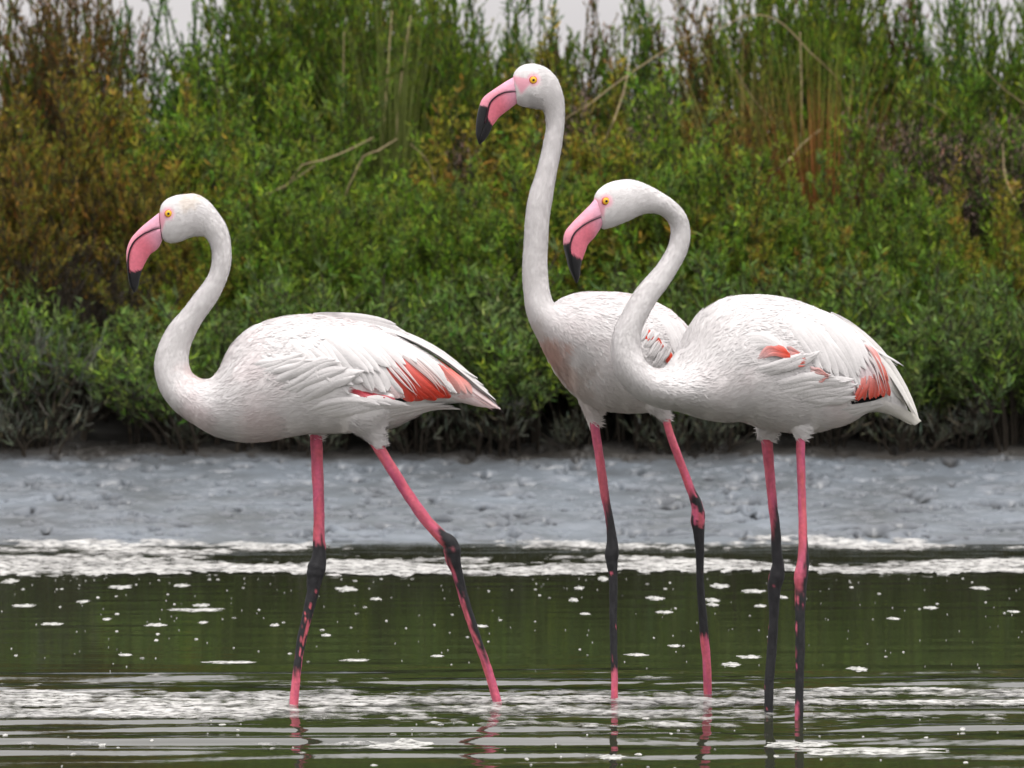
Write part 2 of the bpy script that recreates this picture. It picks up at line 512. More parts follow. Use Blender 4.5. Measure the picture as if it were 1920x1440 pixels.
# larger rafts of foam one can tell apart: x, y, half-length in px, half-height in px
RAFTS = [(648, 1105, 19, 4.5), (226, 1101, 20, 4), (18, 1090, 14, 4), (45, 1136, 20, 3.2), (155, 1128, 12, 3.2), (290, 1172, 20, 3.2), (366, 1144, 56, 3), (378, 1135, 14, 3), (98, 1170, 19, 2.4), (200, 1161, 8, 2.4),
         (381, 1167, 8, 2.4), (515, 1172, 8, 2.6), (612, 1191, 9, 2.4), (235, 1228, 11, 2.2), (341, 1098, 13, 3), (430, 1242, 42, 2.2), (1228, 1122, 15, 3.4), (1348, 1099, 17, 4.5), (1412, 1109, 20, 3.6), (1336, 1126, 14, 4), (1337, 1134, 10, 3),
         (1246, 1148, 14, 2.6), (1468, 1120, 9, 3), (1425, 1136, 11, 2.6), (1097, 1151, 9, 2), (1075, 1125, 8, 4), (1086, 1103, 9, 3), (1132, 1086, 9, 4.5), (1370, 1246, 16, 4), (1404, 1232, 22, 2.8), (1264, 1211, 10, 2.8), (1192, 1228, 20, 2.6),
         (1608, 1255, 18, 4.5), (1745, 1140, 12, 3), (1676, 1160, 11, 2.4), (1838, 1103, 16, 3.4), (1900, 1147, 10, 2.4), (742, 1397, 66, 8), (1145, 1420, 24, 4), (1620, 1408, 130, 9), (1500, 1395, 60, 5), (900, 1174, 14, 2.2), (705, 1123, 9, 2.6), (820, 1230, 12, 2.2), (665, 1238, 24, 2.4)]
for i, (px, py, a, bh) in enumerate(RAFTS):
    q = on_water((px, py))[0]; dist = q[1] - CAM[1]
    sx = a * dist / FPX
    sy = bh * dist * dist / (FPX * CAM[2])
    V, F, C = fleck(q[0], q[1], sx, sy, 0.0018, 300 + i, 30)
    o = obj('foam_raft', mesh_from('foam_raft', V - q, F, C), M_foam)
    o.location = q
    tag(o, 'flat raft of white foam floating alone on the dark open water', 'foam', 'loose foam rafts on the open water')

# ------------------------------------------------------------------ flamingos
WHITE = np.array([0.765, 0.742, 0.738])
PINK = np.array([0.80, 0.30, 0.36])
PALEPINK = np.array([0.80, 0.62, 0.62])
RED = np.array([0.76, 0.050, 0.022])
BLACK = np.array([0.012, 0.012, 0.014])
LEGPINK = np.array([0.60, 0.122, 0.185])

class Bird:
    """one bird: rings drawn on its middle plane (a vertical surface bent in plan), real widths across."""
    def __init__(s, base_px, Y0, X0px, slope_head, slope_body, soft=25.0):
        s.Y0, s.x0, s.sh, s.sb, s.soft = Y0, X0px, slope_head, slope_body, soft
        s.base = on_water(base_px)[0]
        s.base[1] = Y0 if base_px is None else s.base[1]

    def plan(s, X):
        """depth of the middle plane at world X and its slope."""
        k = s.soft / 850.0
        u = X - (s.x0 - 960) / 850.0
        sp = k * np.logaddexp(0, u / k)
        sg = 1 / (1 + np.exp(-u / k))
        return s.Y0 + s.sh * (u - sp) + s.sb * sp, s.sh * (1 - sg) + s.sb * sg

    def mid(s, p):
        d = rays(p)
        X = (np.atleast_2d(p)[:, 0] - 960) / 850.0
        for _ in range(12):
            Yp, _sl = s.plan(X)
            t = (Yp - CAM[1]) / d[:, 1]
            X = CAM[0] + d[:, 0] * t
        return CAM + d * t[:, None]

    def lat(s, X):
        _, sl = s.plan(X)
        v = np.stack([sl, -np.ones_like(sl), np.zeros_like(sl)], -1)    # towards the camera side
        return norm(v)

def loft_pairs(b, rows, n, seg=40, expo=2.1):
    """rows: Dx,Dy,Vx,Vy,w(px)."""
    R = crom(np.array(rows, float), n)
    D = b.mid(R[:, :2]); Vv = b.mid(R[:, 2:4])
    C = (D + Vv) / 2; H = (D - Vv) / 2
    Wd = b.lat(C[:, 0]) * (R[:, 4] / 850.0)[:, None]
    a = np.linspace(0, 2 * np.pi, seg, endpoint=False)
    ca = np.sign(np.cos(a)) * np.abs(np.cos(a)) ** (2 / expo)
    sa = np.sign(np.sin(a)) * np.abs(np.sin(a)) ** (2 / expo)
    P = C[:, None] + ca[None, :, None] * H[:, None] + sa[None, :, None] * Wd[:, None]
    return P, C, R

def close_loft(P):
    n, seg = P.shape[:2]
    V = np.vstack([P.reshape(-1, 3), P[0].mean(0)[None], P[-1].mean(0)[None]])
    i = np.arange(seg); j = (i + 1) % seg
    F = [grid_faces(n, seg, True), np.stack([i, np.full(seg, n * seg), j], -1),
         np.stack([i + (n - 1) * seg, j + (n - 1) * seg, np.full(seg, n * seg + 1)], -1)]
    return V, F

def remesh(V, F, vox):
    me = mesh_from('tmp', V, F)
    o = bpy.data.objects.new('tmp', me); col.objects.link(o)
    md = o.modifiers.new('r', 'REMESH'); md.mode = 'VOXEL'; md.voxel_size = vox
    sm = o.modifiers.new('s', 'SMOOTH'); sm.iterations = 5; sm.factor = 0.5
    dg = bpy.context.evaluated_depsgraph_get(); dg.update()
    ev = o.evaluated_get(dg); m2 = ev.to_mesh()
    nv = len(m2.vertices); A = np.empty(nv * 3, np.float32); m2.vertices.foreach_get('co', A)
    nl = len(m2.loops); Lv = np.empty(nl, np.int32); m2.loops.foreach_get('vertex_index', Lv)
    nlt = np.empty(len(m2.polygons), np.int32); m2.polygons.foreach_get('loop_total', nlt)
    No = np.empty(nv * 3, np.float32); m2.vertices.foreach_get('normal', No)
    ev.to_mesh_clear(); bpy.data.objects.remove(o); bpy.data.meshes.remove(me)
    assert (nlt == 4).all()
    return A.reshape(-1, 3).astype(float), Lv.reshape(-1, 4), No.reshape(-1, 3).astype(float)

def make_bill(b, root, base, culmen, gape, vent, tipblack_up, tipblack_lo, w0):
    n = 64
    Cu, Ga, Ve = crom(culmen, n), crom(gape, n), crom(vent, n)
    t = np.linspace(0, 1, n)
    # half width of the bill in px: broad at the base, a slight swelling at the bend, narrow tip
    w = w0 * np.interp(t, [0, .15, .4, .6, .8, .93, 1], [1.0, .95, .86, .80, .62, .36, .08])
    m = 22
    a = np.linspace(0, np.pi, m)
    for nm, O, up in (('upper_mandible', Cu, True), ('lower_mandible', Ve, False)):
        G3 = b.mid(Ga); O3 = b.mid(O)
        Wd = b.lat(G3[:, 0]) * (w / 850.0)[:, None]
        H = O3 - G3
        hl = np.linalg.norm(H, axis=1)
        gap = H * np.minimum(0.03, 0.0007 / np.maximum(hl, 1e-5))[:, None]
        wide = 1.0 if up else 0.95
        prof = np.sin(a) ** 0.85
        cs = np.cos(a)
        P = G3[:, None] + gap[:, None] + cs[None, :, None] * Wd[:, None] * wide + prof[None, :, None] * (H - gap)[:, None]
        c0 = (G3 + gap)[:, None] + np.zeros((n, 1, 3))
        P = np.concatenate([P, c0], 1)                    # close the flat side
        V, F = close_loft(P)
        # colour: black beyond a slightly ragged edge
        px = (np.concatenate([np.repeat(t[:, None], m + 1, 1).ravel(), [0, 1]]))
        rag = 0.025 * (vnoise(V[:, 1] * 400, V[:, 2] * 250, 5) - 0.5)
        k = tipblack_up if up else tipblack_lo
        across = np.concatenate([np.tile(np.concatenate([np.abs(cs), [0.0]]), n), [0, 0]])   # 1 near the gape
        f = sstep(k - 0.012, k + 0.012, px + rag + (0.02 * across ** 3 if up else -0.06 * across ** 2))
        pk = PINK * np.array([1.0, 1.0, 1.06]) if up else PINK * np.array([0.98, 0.66, 0.74])
        fr = sstep(0.40, 0.0, px) * .75
        bl_ = (0.9 + 0.2 * fbm(V[:, 0] * 90, V[:, 2] * 90, 8, 3))[:, None]
        cc = (pk * (1 - fr[:, None]) + np.array([0.72, 0.40, 0.53]) * fr[:, None]) * bl_
        cc = cc * (1 - f[:, None]) + BLACK * f[:, None]
        me = mesh_from(nm, V - base, F, cc)
        obj(nm, me, M_bill, root)
    # dark gape line on both cheeks of the bill
    sel = slice(3, 50)
    parts = []
    for sgn in (1, -1):
        G3 = b.mid(Ga)
        Wd = b.lat(G3[:, 0]) * (w / 850.0)[:, None]
        P = (G3 + sgn * Wd * 1.0)[sel]
        V, F = tube(P, np.interp(np.linspace(0, 1, len(P)), [0, .1, .5, 1], [.0005, .0011, .0017, .0022]), 6)
        obj('gape_line', mesh_from('gape_line', V - base, F, np.tile(np.array([0.03, 0.008, 0.015]), (len(V), 1))), M_bill, root)
    # nostril slits
    parts = []
    i0, i1 = int(n * .22), int(n * .36)
    for sgn in (1, -1):
        q = (Cu * 0.42 + Ga * 0.58)[i0:i1]
        P = b.mid(q) + sgn * b.lat(b.mid(q)[:, 0]) * (w[i0:i1] / 850.0 * 0.86)[:, None]
        V, F = tube(P, np.interp(np.linspace(0, 1, len(P)), [0, .5, 1], [.0003, .0013, .0003]), 6)
        obj('nostril', mesh_from('nostril', V - base, F, np.tile(np.array([0.16, 0.02, 0.035]), (len(V), 1))), M_bill, root)

def make_eye(b, root, base, bv, px, r):
    for sgn in (1, -1):
        d = rays(px)[0]
        hit = bv.ray_cast(Vector(CAM), Vector(d / np.linalg.norm(d)))
        c3 = np.array(hit[0])
        m3 = b.mid(px)[0]
        lt = b.lat(m3[:1])[0]
        if sgn < 0:
            c3 = c3 - 2 * np.dot(c3 - m3, lt) * lt
        out = lt * sgn
        t1 = norm(np.cross(out, [0, 0, 1.0])); t2 = np.cross(out, t1)
        R = r / 850.0
        def dome(rad, h, off, cols, seg=28, rings=10):
            V, C = [], []
            for k in range(rings + 1):
                q = k / rings; a = np.linspace(0, 2 * np.pi, seg, endpoint=False)
                rr = rad * q; hh = h * math.sqrt(max(0, 1 - q * q))
                V.append(c3 + out * (off + hh) + np.cos(a)[:, None] * t1 * rr + np.sin(a)[:, None] * t2 * rr)
                C.append(np.tile(cols(q), (seg, 1)))
            return mesh_from('eye', np.vstack(V) - base, [grid_faces(rings + 1, seg, True)], np.vstack(C))
        e = obj('eye', dome(R, R * .55, -R * .15, lambda q: np.array([0.85, 0.50, 0.03]) if q < .72 else (np.array([0.75, 0.20, 0.05]) if q < .9 else np.array([0.55, 0.12, 0.08]))), M_eye, root)
        obj('pupil', dome(R * .30, R * .12, R * .385, lambda q: BLACK * .4, 18, 5), M_eye, e)

def leg_mesh(b, root, base, pts, Yhip, Yfoot, mud, seed):
    """pts: x,y,half-width in px from the hip down; mud(y, side, noise) -> 0..1."""
    P = np.array(pts, float)
    # dense resample
    Q = crom(P, 150)
    tt = (Q[:, 1] - Q[0, 1]) / (Q[-1, 1] - Q[0, 1])
    Yd = Yhip + (Yfoot - Yhip) * tt
    C = at_Y(Q[:, :2], Yd)
    # run on under the water to the lake bed
    dirn = norm(C[-1] - C[-12])
    ext = C[-1] + dirn * np.linspace(0.01, 0.13, 10)[:, None]
    C2 = np.vstack([C, ext]); R = np.concatenate([Q[:, 2], np.full(10, Q[-1, 2])]) / 850.0
    yp = np.concatenate([Q[:, 1], Q[-1, 1] + np.arange(1, 11) * 12.0])
    seg = 18
    R = R * (1 + 0.07 * (vnoise(np.arange(len(R)) * .22, np.full(len(R), seed), seed) - .5))
    V, F = tube(C2, R, seg, True, ref=(0, 1, 0))
    a = np.tile(np.linspace(0, 2 * np.pi, seg, endpoint=False), len(C2))
    side = (V[:, 0] - np.repeat(C2[:, 0], seg)) / np.repeat(np.maximum(R, 1e-4), seg)     # -1 left .. 1 right
    yy = np.repeat(yp, seg)
    nz = (fbm(a * 1.9 + 5, yy * 0.040, seed, 4) - 0.5) * 1.15
    V = V + norm(V - np.repeat(C2, seg, 0)) * (0.0010 * (vnoise(a * 2.2, yy * .09, seed + 3) - .5))[:, None]
    m = np.clip(mud(yy, side, nz), 0, 1)[:, None]
    var = (0.62 + 0.72 * fbm(a * 1.2, yy * 0.030, seed + 9, 4))[:, None] * (1 + np.stack([0 * yy, .35 * (fbm(a, yy * .02, seed + 12, 3) - .5), .7 * (fbm(a, yy * .02, seed + 13, 3) - .5)], -1))
    cc = LEGPINK * var * (1 - m) + np.array([0.020, 0.020, 0.022]) * (0.7 + 0.9 * vnoise(a * 3, yy * .08, seed + 4))[:, None] * m
    return obj('leg', mesh_from('leg', V - base, F, cc), M_leg, root)

class Feathers:
    """feathers laid on the visible flank from photo outlines, and mirrored on to the far flank."""
    def __init__(s, b, base, bv):
        s.b, s.base, s.bv = b, base, bv
        s.items = []        # (V, F, C, large)

    def place(s, poly, lift0, lift1, n):
        Q = crom(poly, n)
        d = norm(rays(Q))
        P = np.zeros((n, 3)); Nn = np.zeros((n, 3)); ok = np.zeros(n, bool)
        m3 = s.b.mid(Q); lt = s.b.lat(m3[:, 0])
        for i in range(n):
            h = s.bv.ray_cast(Vector(CAM), Vector(d[i]))
            if h[0] is not None:
                P[i] = h[0]; Nn[i] = h[1]; ok[i] = True
        hs = np.einsum('ij,ij->i', P - m3, lt)
        if ok.any():
            idx = np.where(ok)[0]
            for i in np.where(~ok)[0]:
                j = idx[np.argmin(np.abs(idx - i))]
                off = hs[j] * max(0.0, 1 - 0.06 * abs(i - j))
                # stand on the ray, the given distance off the middle plane
                P[i] = m3[i] + lt[i] * off + d[i] * 0
                k = np.dot(lt[i], d[i])
                P[i] = m3[i] + d[i] * (off / k)
                Nn[i] = Nn[j]
        else:
            P = m3; Nn = lt
        for _ in range(3):
            Nn[1:-1] = norm(Nn[:-2] + 2 * Nn[1:-1] + Nn[2:])
            P[1:-1] = (P[:-2] + 2 * P[1:-1] + P[2:]) / 4
        P = P + Nn * (np.linspace(lift0, lift1, n) - 0.0045 * np.clip(1 - np.linspace(0, 1, n) / .35, 0, 1) ** 1.5)[:, None]
        return P, norm(Nn)

    def add(s, poly, w, c_root, c_tip, lift0=0.001, lift1=0.005, n=14, shape='tertial', cup=0.25, rag=0.0, mixp=1.0, large=True):
        P, Nn = s.place(poly, lift0, lift1, n)
        T = norm(np.gradient(P, axis=0)); S = norm(np.cross(Nn, T))
        t = np.linspace(0, 1, n)
        if shape == 'tertial':
            pr = np.interp(t, [0, .12, .5, .8, .93, 1], [.35, .75, 1, .85, .5, .06])
        elif shape == 'round':
            pr = np.interp(t, [0, .2, .6, .85, .95, 1], [.4, .75, 1, .95, .7, .25])
        else:
            pr = np.interp(t, [0, .15, .5, 1], [.4, .9, .8, .03])
        hw = w / 850.0 * pr * 0.5
        if rag:
            hw = hw * (1 + rag * (np.random.default_rng(len(s.items)).random(n) - .5))
        cols = np.array([-1, -.55, 0, .55, 1.0])
        lat = P[:, None] + S[:, None] * (hw[:, None] * cols)[:, :, None] - Nn[:, None] * (hw[:, None] * cup * np.abs(cols) ** 1.6)[:, :, None]
        lat[:, 2] += Nn * 0.0006
        V = lat.reshape(-1, 3)
        F = [grid_faces(n, 5)]
        g = (t ** mixp)[:, None]
        cc = np.repeat(c_root * (1 - g) + c_tip * g, 5, 0)
        ed = np.tile(np.array([1, .45, .0, .45, 1.0]), n)[:, None] * (.22 if c_tip[1] < .5 and c_tip[0] > .3 else 0.0)
        cc = cc * (1 - ed) + np.array([.78, .55, .52]) * ed
        s.items.append((V, F, cc, large))

    def row(s, A, B, n, w, c_root, c_tip, seed, jit=5.0, **kw):
        r = np.random.default_rng(seed)
        A = crom(A, 5); B = crom(B, 5)
        for i in range(n):
            f = (i + r.uniform(-.25, .25)) / max(1, n - 1)
            poly = A * (1 - f) + B * f + r.normal(0, jit, (5, 2)) * np.linspace(.4, 1, 5)[:, None]
            k = r.uniform(.93, 1.04) if c_tip[1] > .5 else r.uniform(.60, 1.10)
            s.add(poly, w * r.uniform(.8, 1.25), c_root * k, c_tip * k, **kw)

    def mirror(s, V):
        X = V[:, 0]
        Yp, _ = s.b.plan(X)
        m = np.stack([X, Yp, V[:, 2]], -1)
        lt = s.b.lat(X)
        d = np.einsum('ij,ij->i', V - m, lt)
        return V - 2 * d[:, None] * lt

    def build(s, root):
        for far in (False, True):
            small = [(s.mirror(V) if far else V, F, C) for V, F, C, lg in s.items if not lg]
            V, F, C = join(small)
            wing = obj('wing', mesh_from('wing', V - s.base, F, C), M_feather, root)
            for V, F, C, lg in s.items:
                if lg:
                    V2 = s.mirror(V) if far else V
                    obj('feather', mesh_from('feather', V2 - s.base, F, C), M_feather, wing)

def make_flamingo(b, rows, thighs, label, nring=200, stain=None, name='flamingo', seed=1, eye=None, bill=None, legs=None, feathers=None, inset=0):
    base = b.base.copy(); base[2] = 0.0
    root = bpy.data.objects.new(name, None); col.objects.link(root)
    root.location = base; root.empty_display_size = 0.1
    tag(root, label, 'flamingo', 'flamingos wading in the shallow water')
    P, C, R = loft_pairs(b, rows, nring)
    parts = [close_loft(P)]
    for (pts, Yh) in thighs:                      # feathered thighs grown into the same body
        q = crom(np.array(pts, float), 24)
        c3 = at_Y(q[:, :2], np.full(24, Yh))
        parts.append(tube(c3, q[:, 2] / 850.0, 20))
    V, F, _ = join(parts)
    A, Q, No = remesh(V, F, 0.0042)
    # soft uneven plumage surface
    hp = np.abs(A[:, 2])
    bm = sstep(0.0, 1.0, np.zeros(len(A)))
    # nearest ring -> flow direction and body parameter
    T = norm(np.gradient(C, axis=0))
    step = 4
    Cs = C[::step]
    near = np.empty(len(A), int)
    for i in range(0, len(A), 8000):
        dd = ((A[i:i + 8000, None] - Cs[None]) ** 2).sum(-1)
        near[i:i + 8000] = dd.argmin(1) * step
    tpar = near / (nring - 1)
    wid = R[:, 4][near]
    bodyf = sstep(30, 90, wid)
    lump = (fbm(A[:, 0] * 22 + 9, A[:, 2] * 26 + A[:, 1] * 20, seed, 3) - .5)
    A = A + No * (lump * (0.002 + 0.005 * bodyf))[:, None]
    # colour of the plumage: white with faint pink and dusty areas, bare pink skin round the eye
    pn = fbm(A[:, 0] * 7, A[:, 2] * 8 + A[:, 1] * 5, seed + 40, 4)
    cc = np.tile(WHITE, (len(A), 1))
    k = sstep(.48, .75, pn)[:, None] * 0.42 * bodyf[:, None]
    cc = cc * (1 - k) + np.array([0.80, 0.69, 0.69]) * k
    dn = sstep(.52, .72, fbm(A[:, 0] * 60, A[:, 2] * 60 + A[:, 1] * 60, seed + 60, 3))[:, None] * 0.05
    cc = cc * (1 - dn) + np.array([0.50, 0.48, 0.46]) * dn
    ex = b.mid(eye)[0]
    bx = b.mid(bill[1][0])[0]
    gx_ = b.mid(bill[2][0])[0]
    # bare skin: a wedge from the base of the bill to the eye
    tri = np.array([bx + np.array([-.004, 0, .003]), gx_ + np.array([.004, 0, -.004]), ex])[:, [0, 2]]
    pxz = A[:, [0, 2]]
    inside = np.full(len(A), 1e9)
    cen = tri.mean(0)
    for i in range(3):
        p, q = tri[i], tri[(i + 1) % 3]
        nrm = np.array([-(q - p)[1], (q - p)[0]]); nrm /= np.linalg.norm(nrm)
        if np.dot(cen - p, nrm) < 0:
            nrm = -nrm
        inside = np.minimum(inside, (pxz - p) @ nrm)
    f = (sstep(-.005, .003, inside) * .95)[:, None]
    d = np.hypot(A[:, 0] - ex[0], A[:, 2] - ex[2])
    f = np.maximum(f, (sstep(.019, .010, d) * .75)[:, None])
    cc = cc * (1 - f) + np.array([0.78, 0.36, 0.44]) * f
    bare = f[:, 0]
    if stain is not None:
        for (sx, sy, rr, ce, st) in stain:
            q = b.mid((sx, sy))[0]
            d = np.hypot(A[:, 0] - q[0], A[:, 2] - q[2]) + 0.085 * (fbm(A[:, 0] * 24, A[:, 2] * 24, seed + 80, 4) - .5)
            f = (sstep(rr / 850.0, rr / 850.0 * .3, d) * st)[:, None]
            cc = cc * (1 - f) + np.array(ce) * f
    obj('body', mesh_from('body', A - base, [Q], cc), M_body, root)
    bv = BVHTree.FromPolygons([Vector(v) for v in A], [tuple(f) for f in Q])
    # fine feather strands over the whole body
    r = np.random.default_rng(seed)
    ar = np.linalg.norm(np.cross(A[Q[:, 2]] - A[Q[:, 0]], A[Q[:, 3]] - A[Q[:, 1]]), axis=1) * .5
    fw = ar * (1.0 + 1.2 * (1 - bodyf[Q[:, 0]]))
    fe = Feathers(b, base, bv)
    feathers(fe)
    from mathutils.kdtree import KDTree
    FV = np.vstack([v.reshape(-1, 5, 3)[int(len(v) / 5 * .35):].reshape(-1, 3) for v, _f, _c, lg in fe.items if lg]); kd = KDTree(len(FV))
    for i, v in enumerate(FV):
        kd.insert(v, i)
    kd.balance()
    fw = fw * (bare[Q[:, 0]] < .4)
    ns = 52000
    fi = r.choice(len(Q), ns, p=fw / fw.sum())
    wts = r.dirichlet([1, 1, 1, 1], ns)
    p0 = np.einsum('ij,ijk->ik', wts, A[Q[fi]])
    free = np.array([kd.find(v)[2] > 0.0075 for v in p0])
    free |= (r.random(ns) < .02)
    p0 = p0[free]; fi = fi[free]; ns = len(fi)
    nn = norm(No[Q[fi, 0]]); vi = Q[fi, 0]
    fl = T[near[vi]]
    fl = fl + r.normal(0, .22, fl.shape)
    fl = norm(fl - nn * np.einsum('ij,ij->i', fl, nn)[:, None])
    ln = (0.0075 + 0.011 * bodyf[vi]) * r.uniform(.6, 1.4, ns)
    ln = ln * np.where(tpar[vi] < 0.12, 0.6, 1.0)
    wd = (0.0012 + 0.0010 * bodyf[vi]) * r.uniform(.6, 1.3, ns)
    sd_ = np.cross(nn, fl)
    lift = 0.035 + 0.06 * r.random(ns) + .10 * (1 - bodyf[vi]) * r.random(ns)
    pr = p0 - nn * 0.0012
    pm = p0 + fl * (ln * .55)[:, None] + nn * (ln * lift * .7 + .0004)[:, None]
    pt = p0 + fl * ln[:, None] + nn * (ln * lift)[:, None]
    Vs = np.stack([pr - sd_ * wd[:, None] * .5, pr + sd_ * wd[:, None] * .5, pm + sd_ * wd[:, None] * .5, pm - sd_ * wd[:, None] * .5, pt], 1).reshape(-1, 3)
    k = np.arange(ns)[:, None] * 5
    cs = np.repeat(cc[vi] * r.uniform(.97, 1.04, (ns, 1)), 5, 0)
    pm_ = mesh_from('plumage', Vs - base, [k + np.array([3, 2, 1, 0]), k + np.array([4, 2, 3])], np.minimum(cs, .86))
    cn = norm(nn + .16 * r.normal(0, .35, nn.shape))
    pm_.normals_split_custom_set_from_vertices(np.repeat(cn, 5, 0).tolist())
    obj('plumage', pm_, M_down, root, kind='stuff')
    make_bill(b, root, base, *bill[1:])
    make_eye(b, root, base, bv, eye, 8.0)
    for lg in legs:
        leg_mesh(b, root, base, *lg)
    fe.build(root)
    return root

# ---------- the striding bird
bL = Bird((742, 1320), 0.0, 400, 0.0, 0.05)
rowsL = [(299, 405, 303, 447, 13), (301, 388, 311, 454, 19), (309, 376, 322, 456, 23), (326, 367, 339, 453, 26), (346, 364, 355, 446, 27), (367, 363.5, 370, 442.5, 26),
         (390, 376, 383, 443.5, 24), (411, 402, 391, 453, 23), (425, 425, 395.5, 465, 21.5), (433, 455, 397.5, 480, 20), (434, 490, 395, 502, 19.5),
         (425, 526, 386, 523, 19.5), (407, 564, 365, 551, 21), (382, 598, 341, 582, 22), (366, 628, 319, 607, 24.5), (356, 655, 300, 640, 27),
         (354, 678, 290, 677, 31), (359, 698, 292, 708, 36), (370, 707, 304, 740, 44), (380, 711, 330, 771, 56), (396, 709, 365, 796, 70), (410, 693, 405, 816, 83),
         (421, 671, 440, 826, 94), (437, 645, 478, 828, 103), (465, 616, 525, 823, 108), (510, 599, 572, 815, 110), (565, 591, 625, 813, 110),
         (630, 595, 680, 808, 106), (700, 610, 730, 802, 96), (755, 634, 770, 786, 80), (805, 662, 806, 765, 58), (840, 688, 840, 757, 38),
         (870, 710, 868, 755, 20), (895, 733, 893, 752, 6)]
thL = [([(690, 740, 60), (690, 780, 48), (698, 808, 27), (706, 828, 15), (711, 840, 12)], -0.045),
       ([(590, 770, 40), (592, 800, 22), (593, 818, 13), (593.5, 826, 11.5)], 0.04)]
billL = ('b', [(298, 399), (288, 407), (278, 415), (266, 425), (255, 436), (246, 447), (240, 460), (237, 474), (237.5, 494), (240, 517), (244, 536), (251, 548)],
         [(301, 428), (290, 430), (280, 434), (271, 438), (262, 444), (254, 451), (247, 462), (242.5, 476), (241, 495), (243, 518), (247, 537), (251.5, 548)],
         [(304, 451), (300, 460), (295, 467), (289, 472), (283, 476), (278, 483), (274, 490), (269.5, 499), (266, 507), (262, 523), (258.5, 539), (252.5, 548.5)], 0.71, 0.71, 15.0)

def mudL1(y, s, n):
    m = sstep(1008, 1022, y + 60 * n) * sstep(1275, 1258, y + 40 * n)
    return m * np.where((y > 1160), sstep(-.14, -.04, n + 0.05 * -s + .07), sstep(-.36, -.3, n))
def mudL2(y, s, n):
    m = sstep(1000, 1012, y + 30 * n + 14 * s) * sstep(1262, 1215, y + 60 * n)
    return m * sstep(-.08, .04, .5 * n + 0.20 * s + .09 + np.where(y < 1060, .05, 0.0) - np.where(y > 1150, .05, 0))
legL1 = [(592, 790, 12), (593, 822, 11.5), (596, 900, 11), (598, 960, 10.5), (598, 1008, 11), (599, 1030, 12.5), (597, 1052, 15), (593, 1068, 17.5), (589.5, 1087, 14.5), (586.5, 1111, 11.5),
         (577, 1150, 9.5), (564, 1208, 8.5), (556, 1266, 7.8), (550.5, 1323, 8.3)]
legL2 = [(694, 812, 12), (709, 838, 11), (746, 897, 10.5), (771, 936, 10.5), (799, 975, 11), (826, 1004, 12), (843, 1018, 14.5), (848, 1034, 16), (850, 1052, 14), (858, 1076, 10), (867, 1111, 9), (878.5, 1150, 8.8),
         (898, 1208, 8), (912, 1247, 8), (924, 1286, 8.3), (933, 1319, 8.5)]

def z2(*p):
    return [(270 + x / 2.8235, 560 + y / 2.8235) for x, y in p]

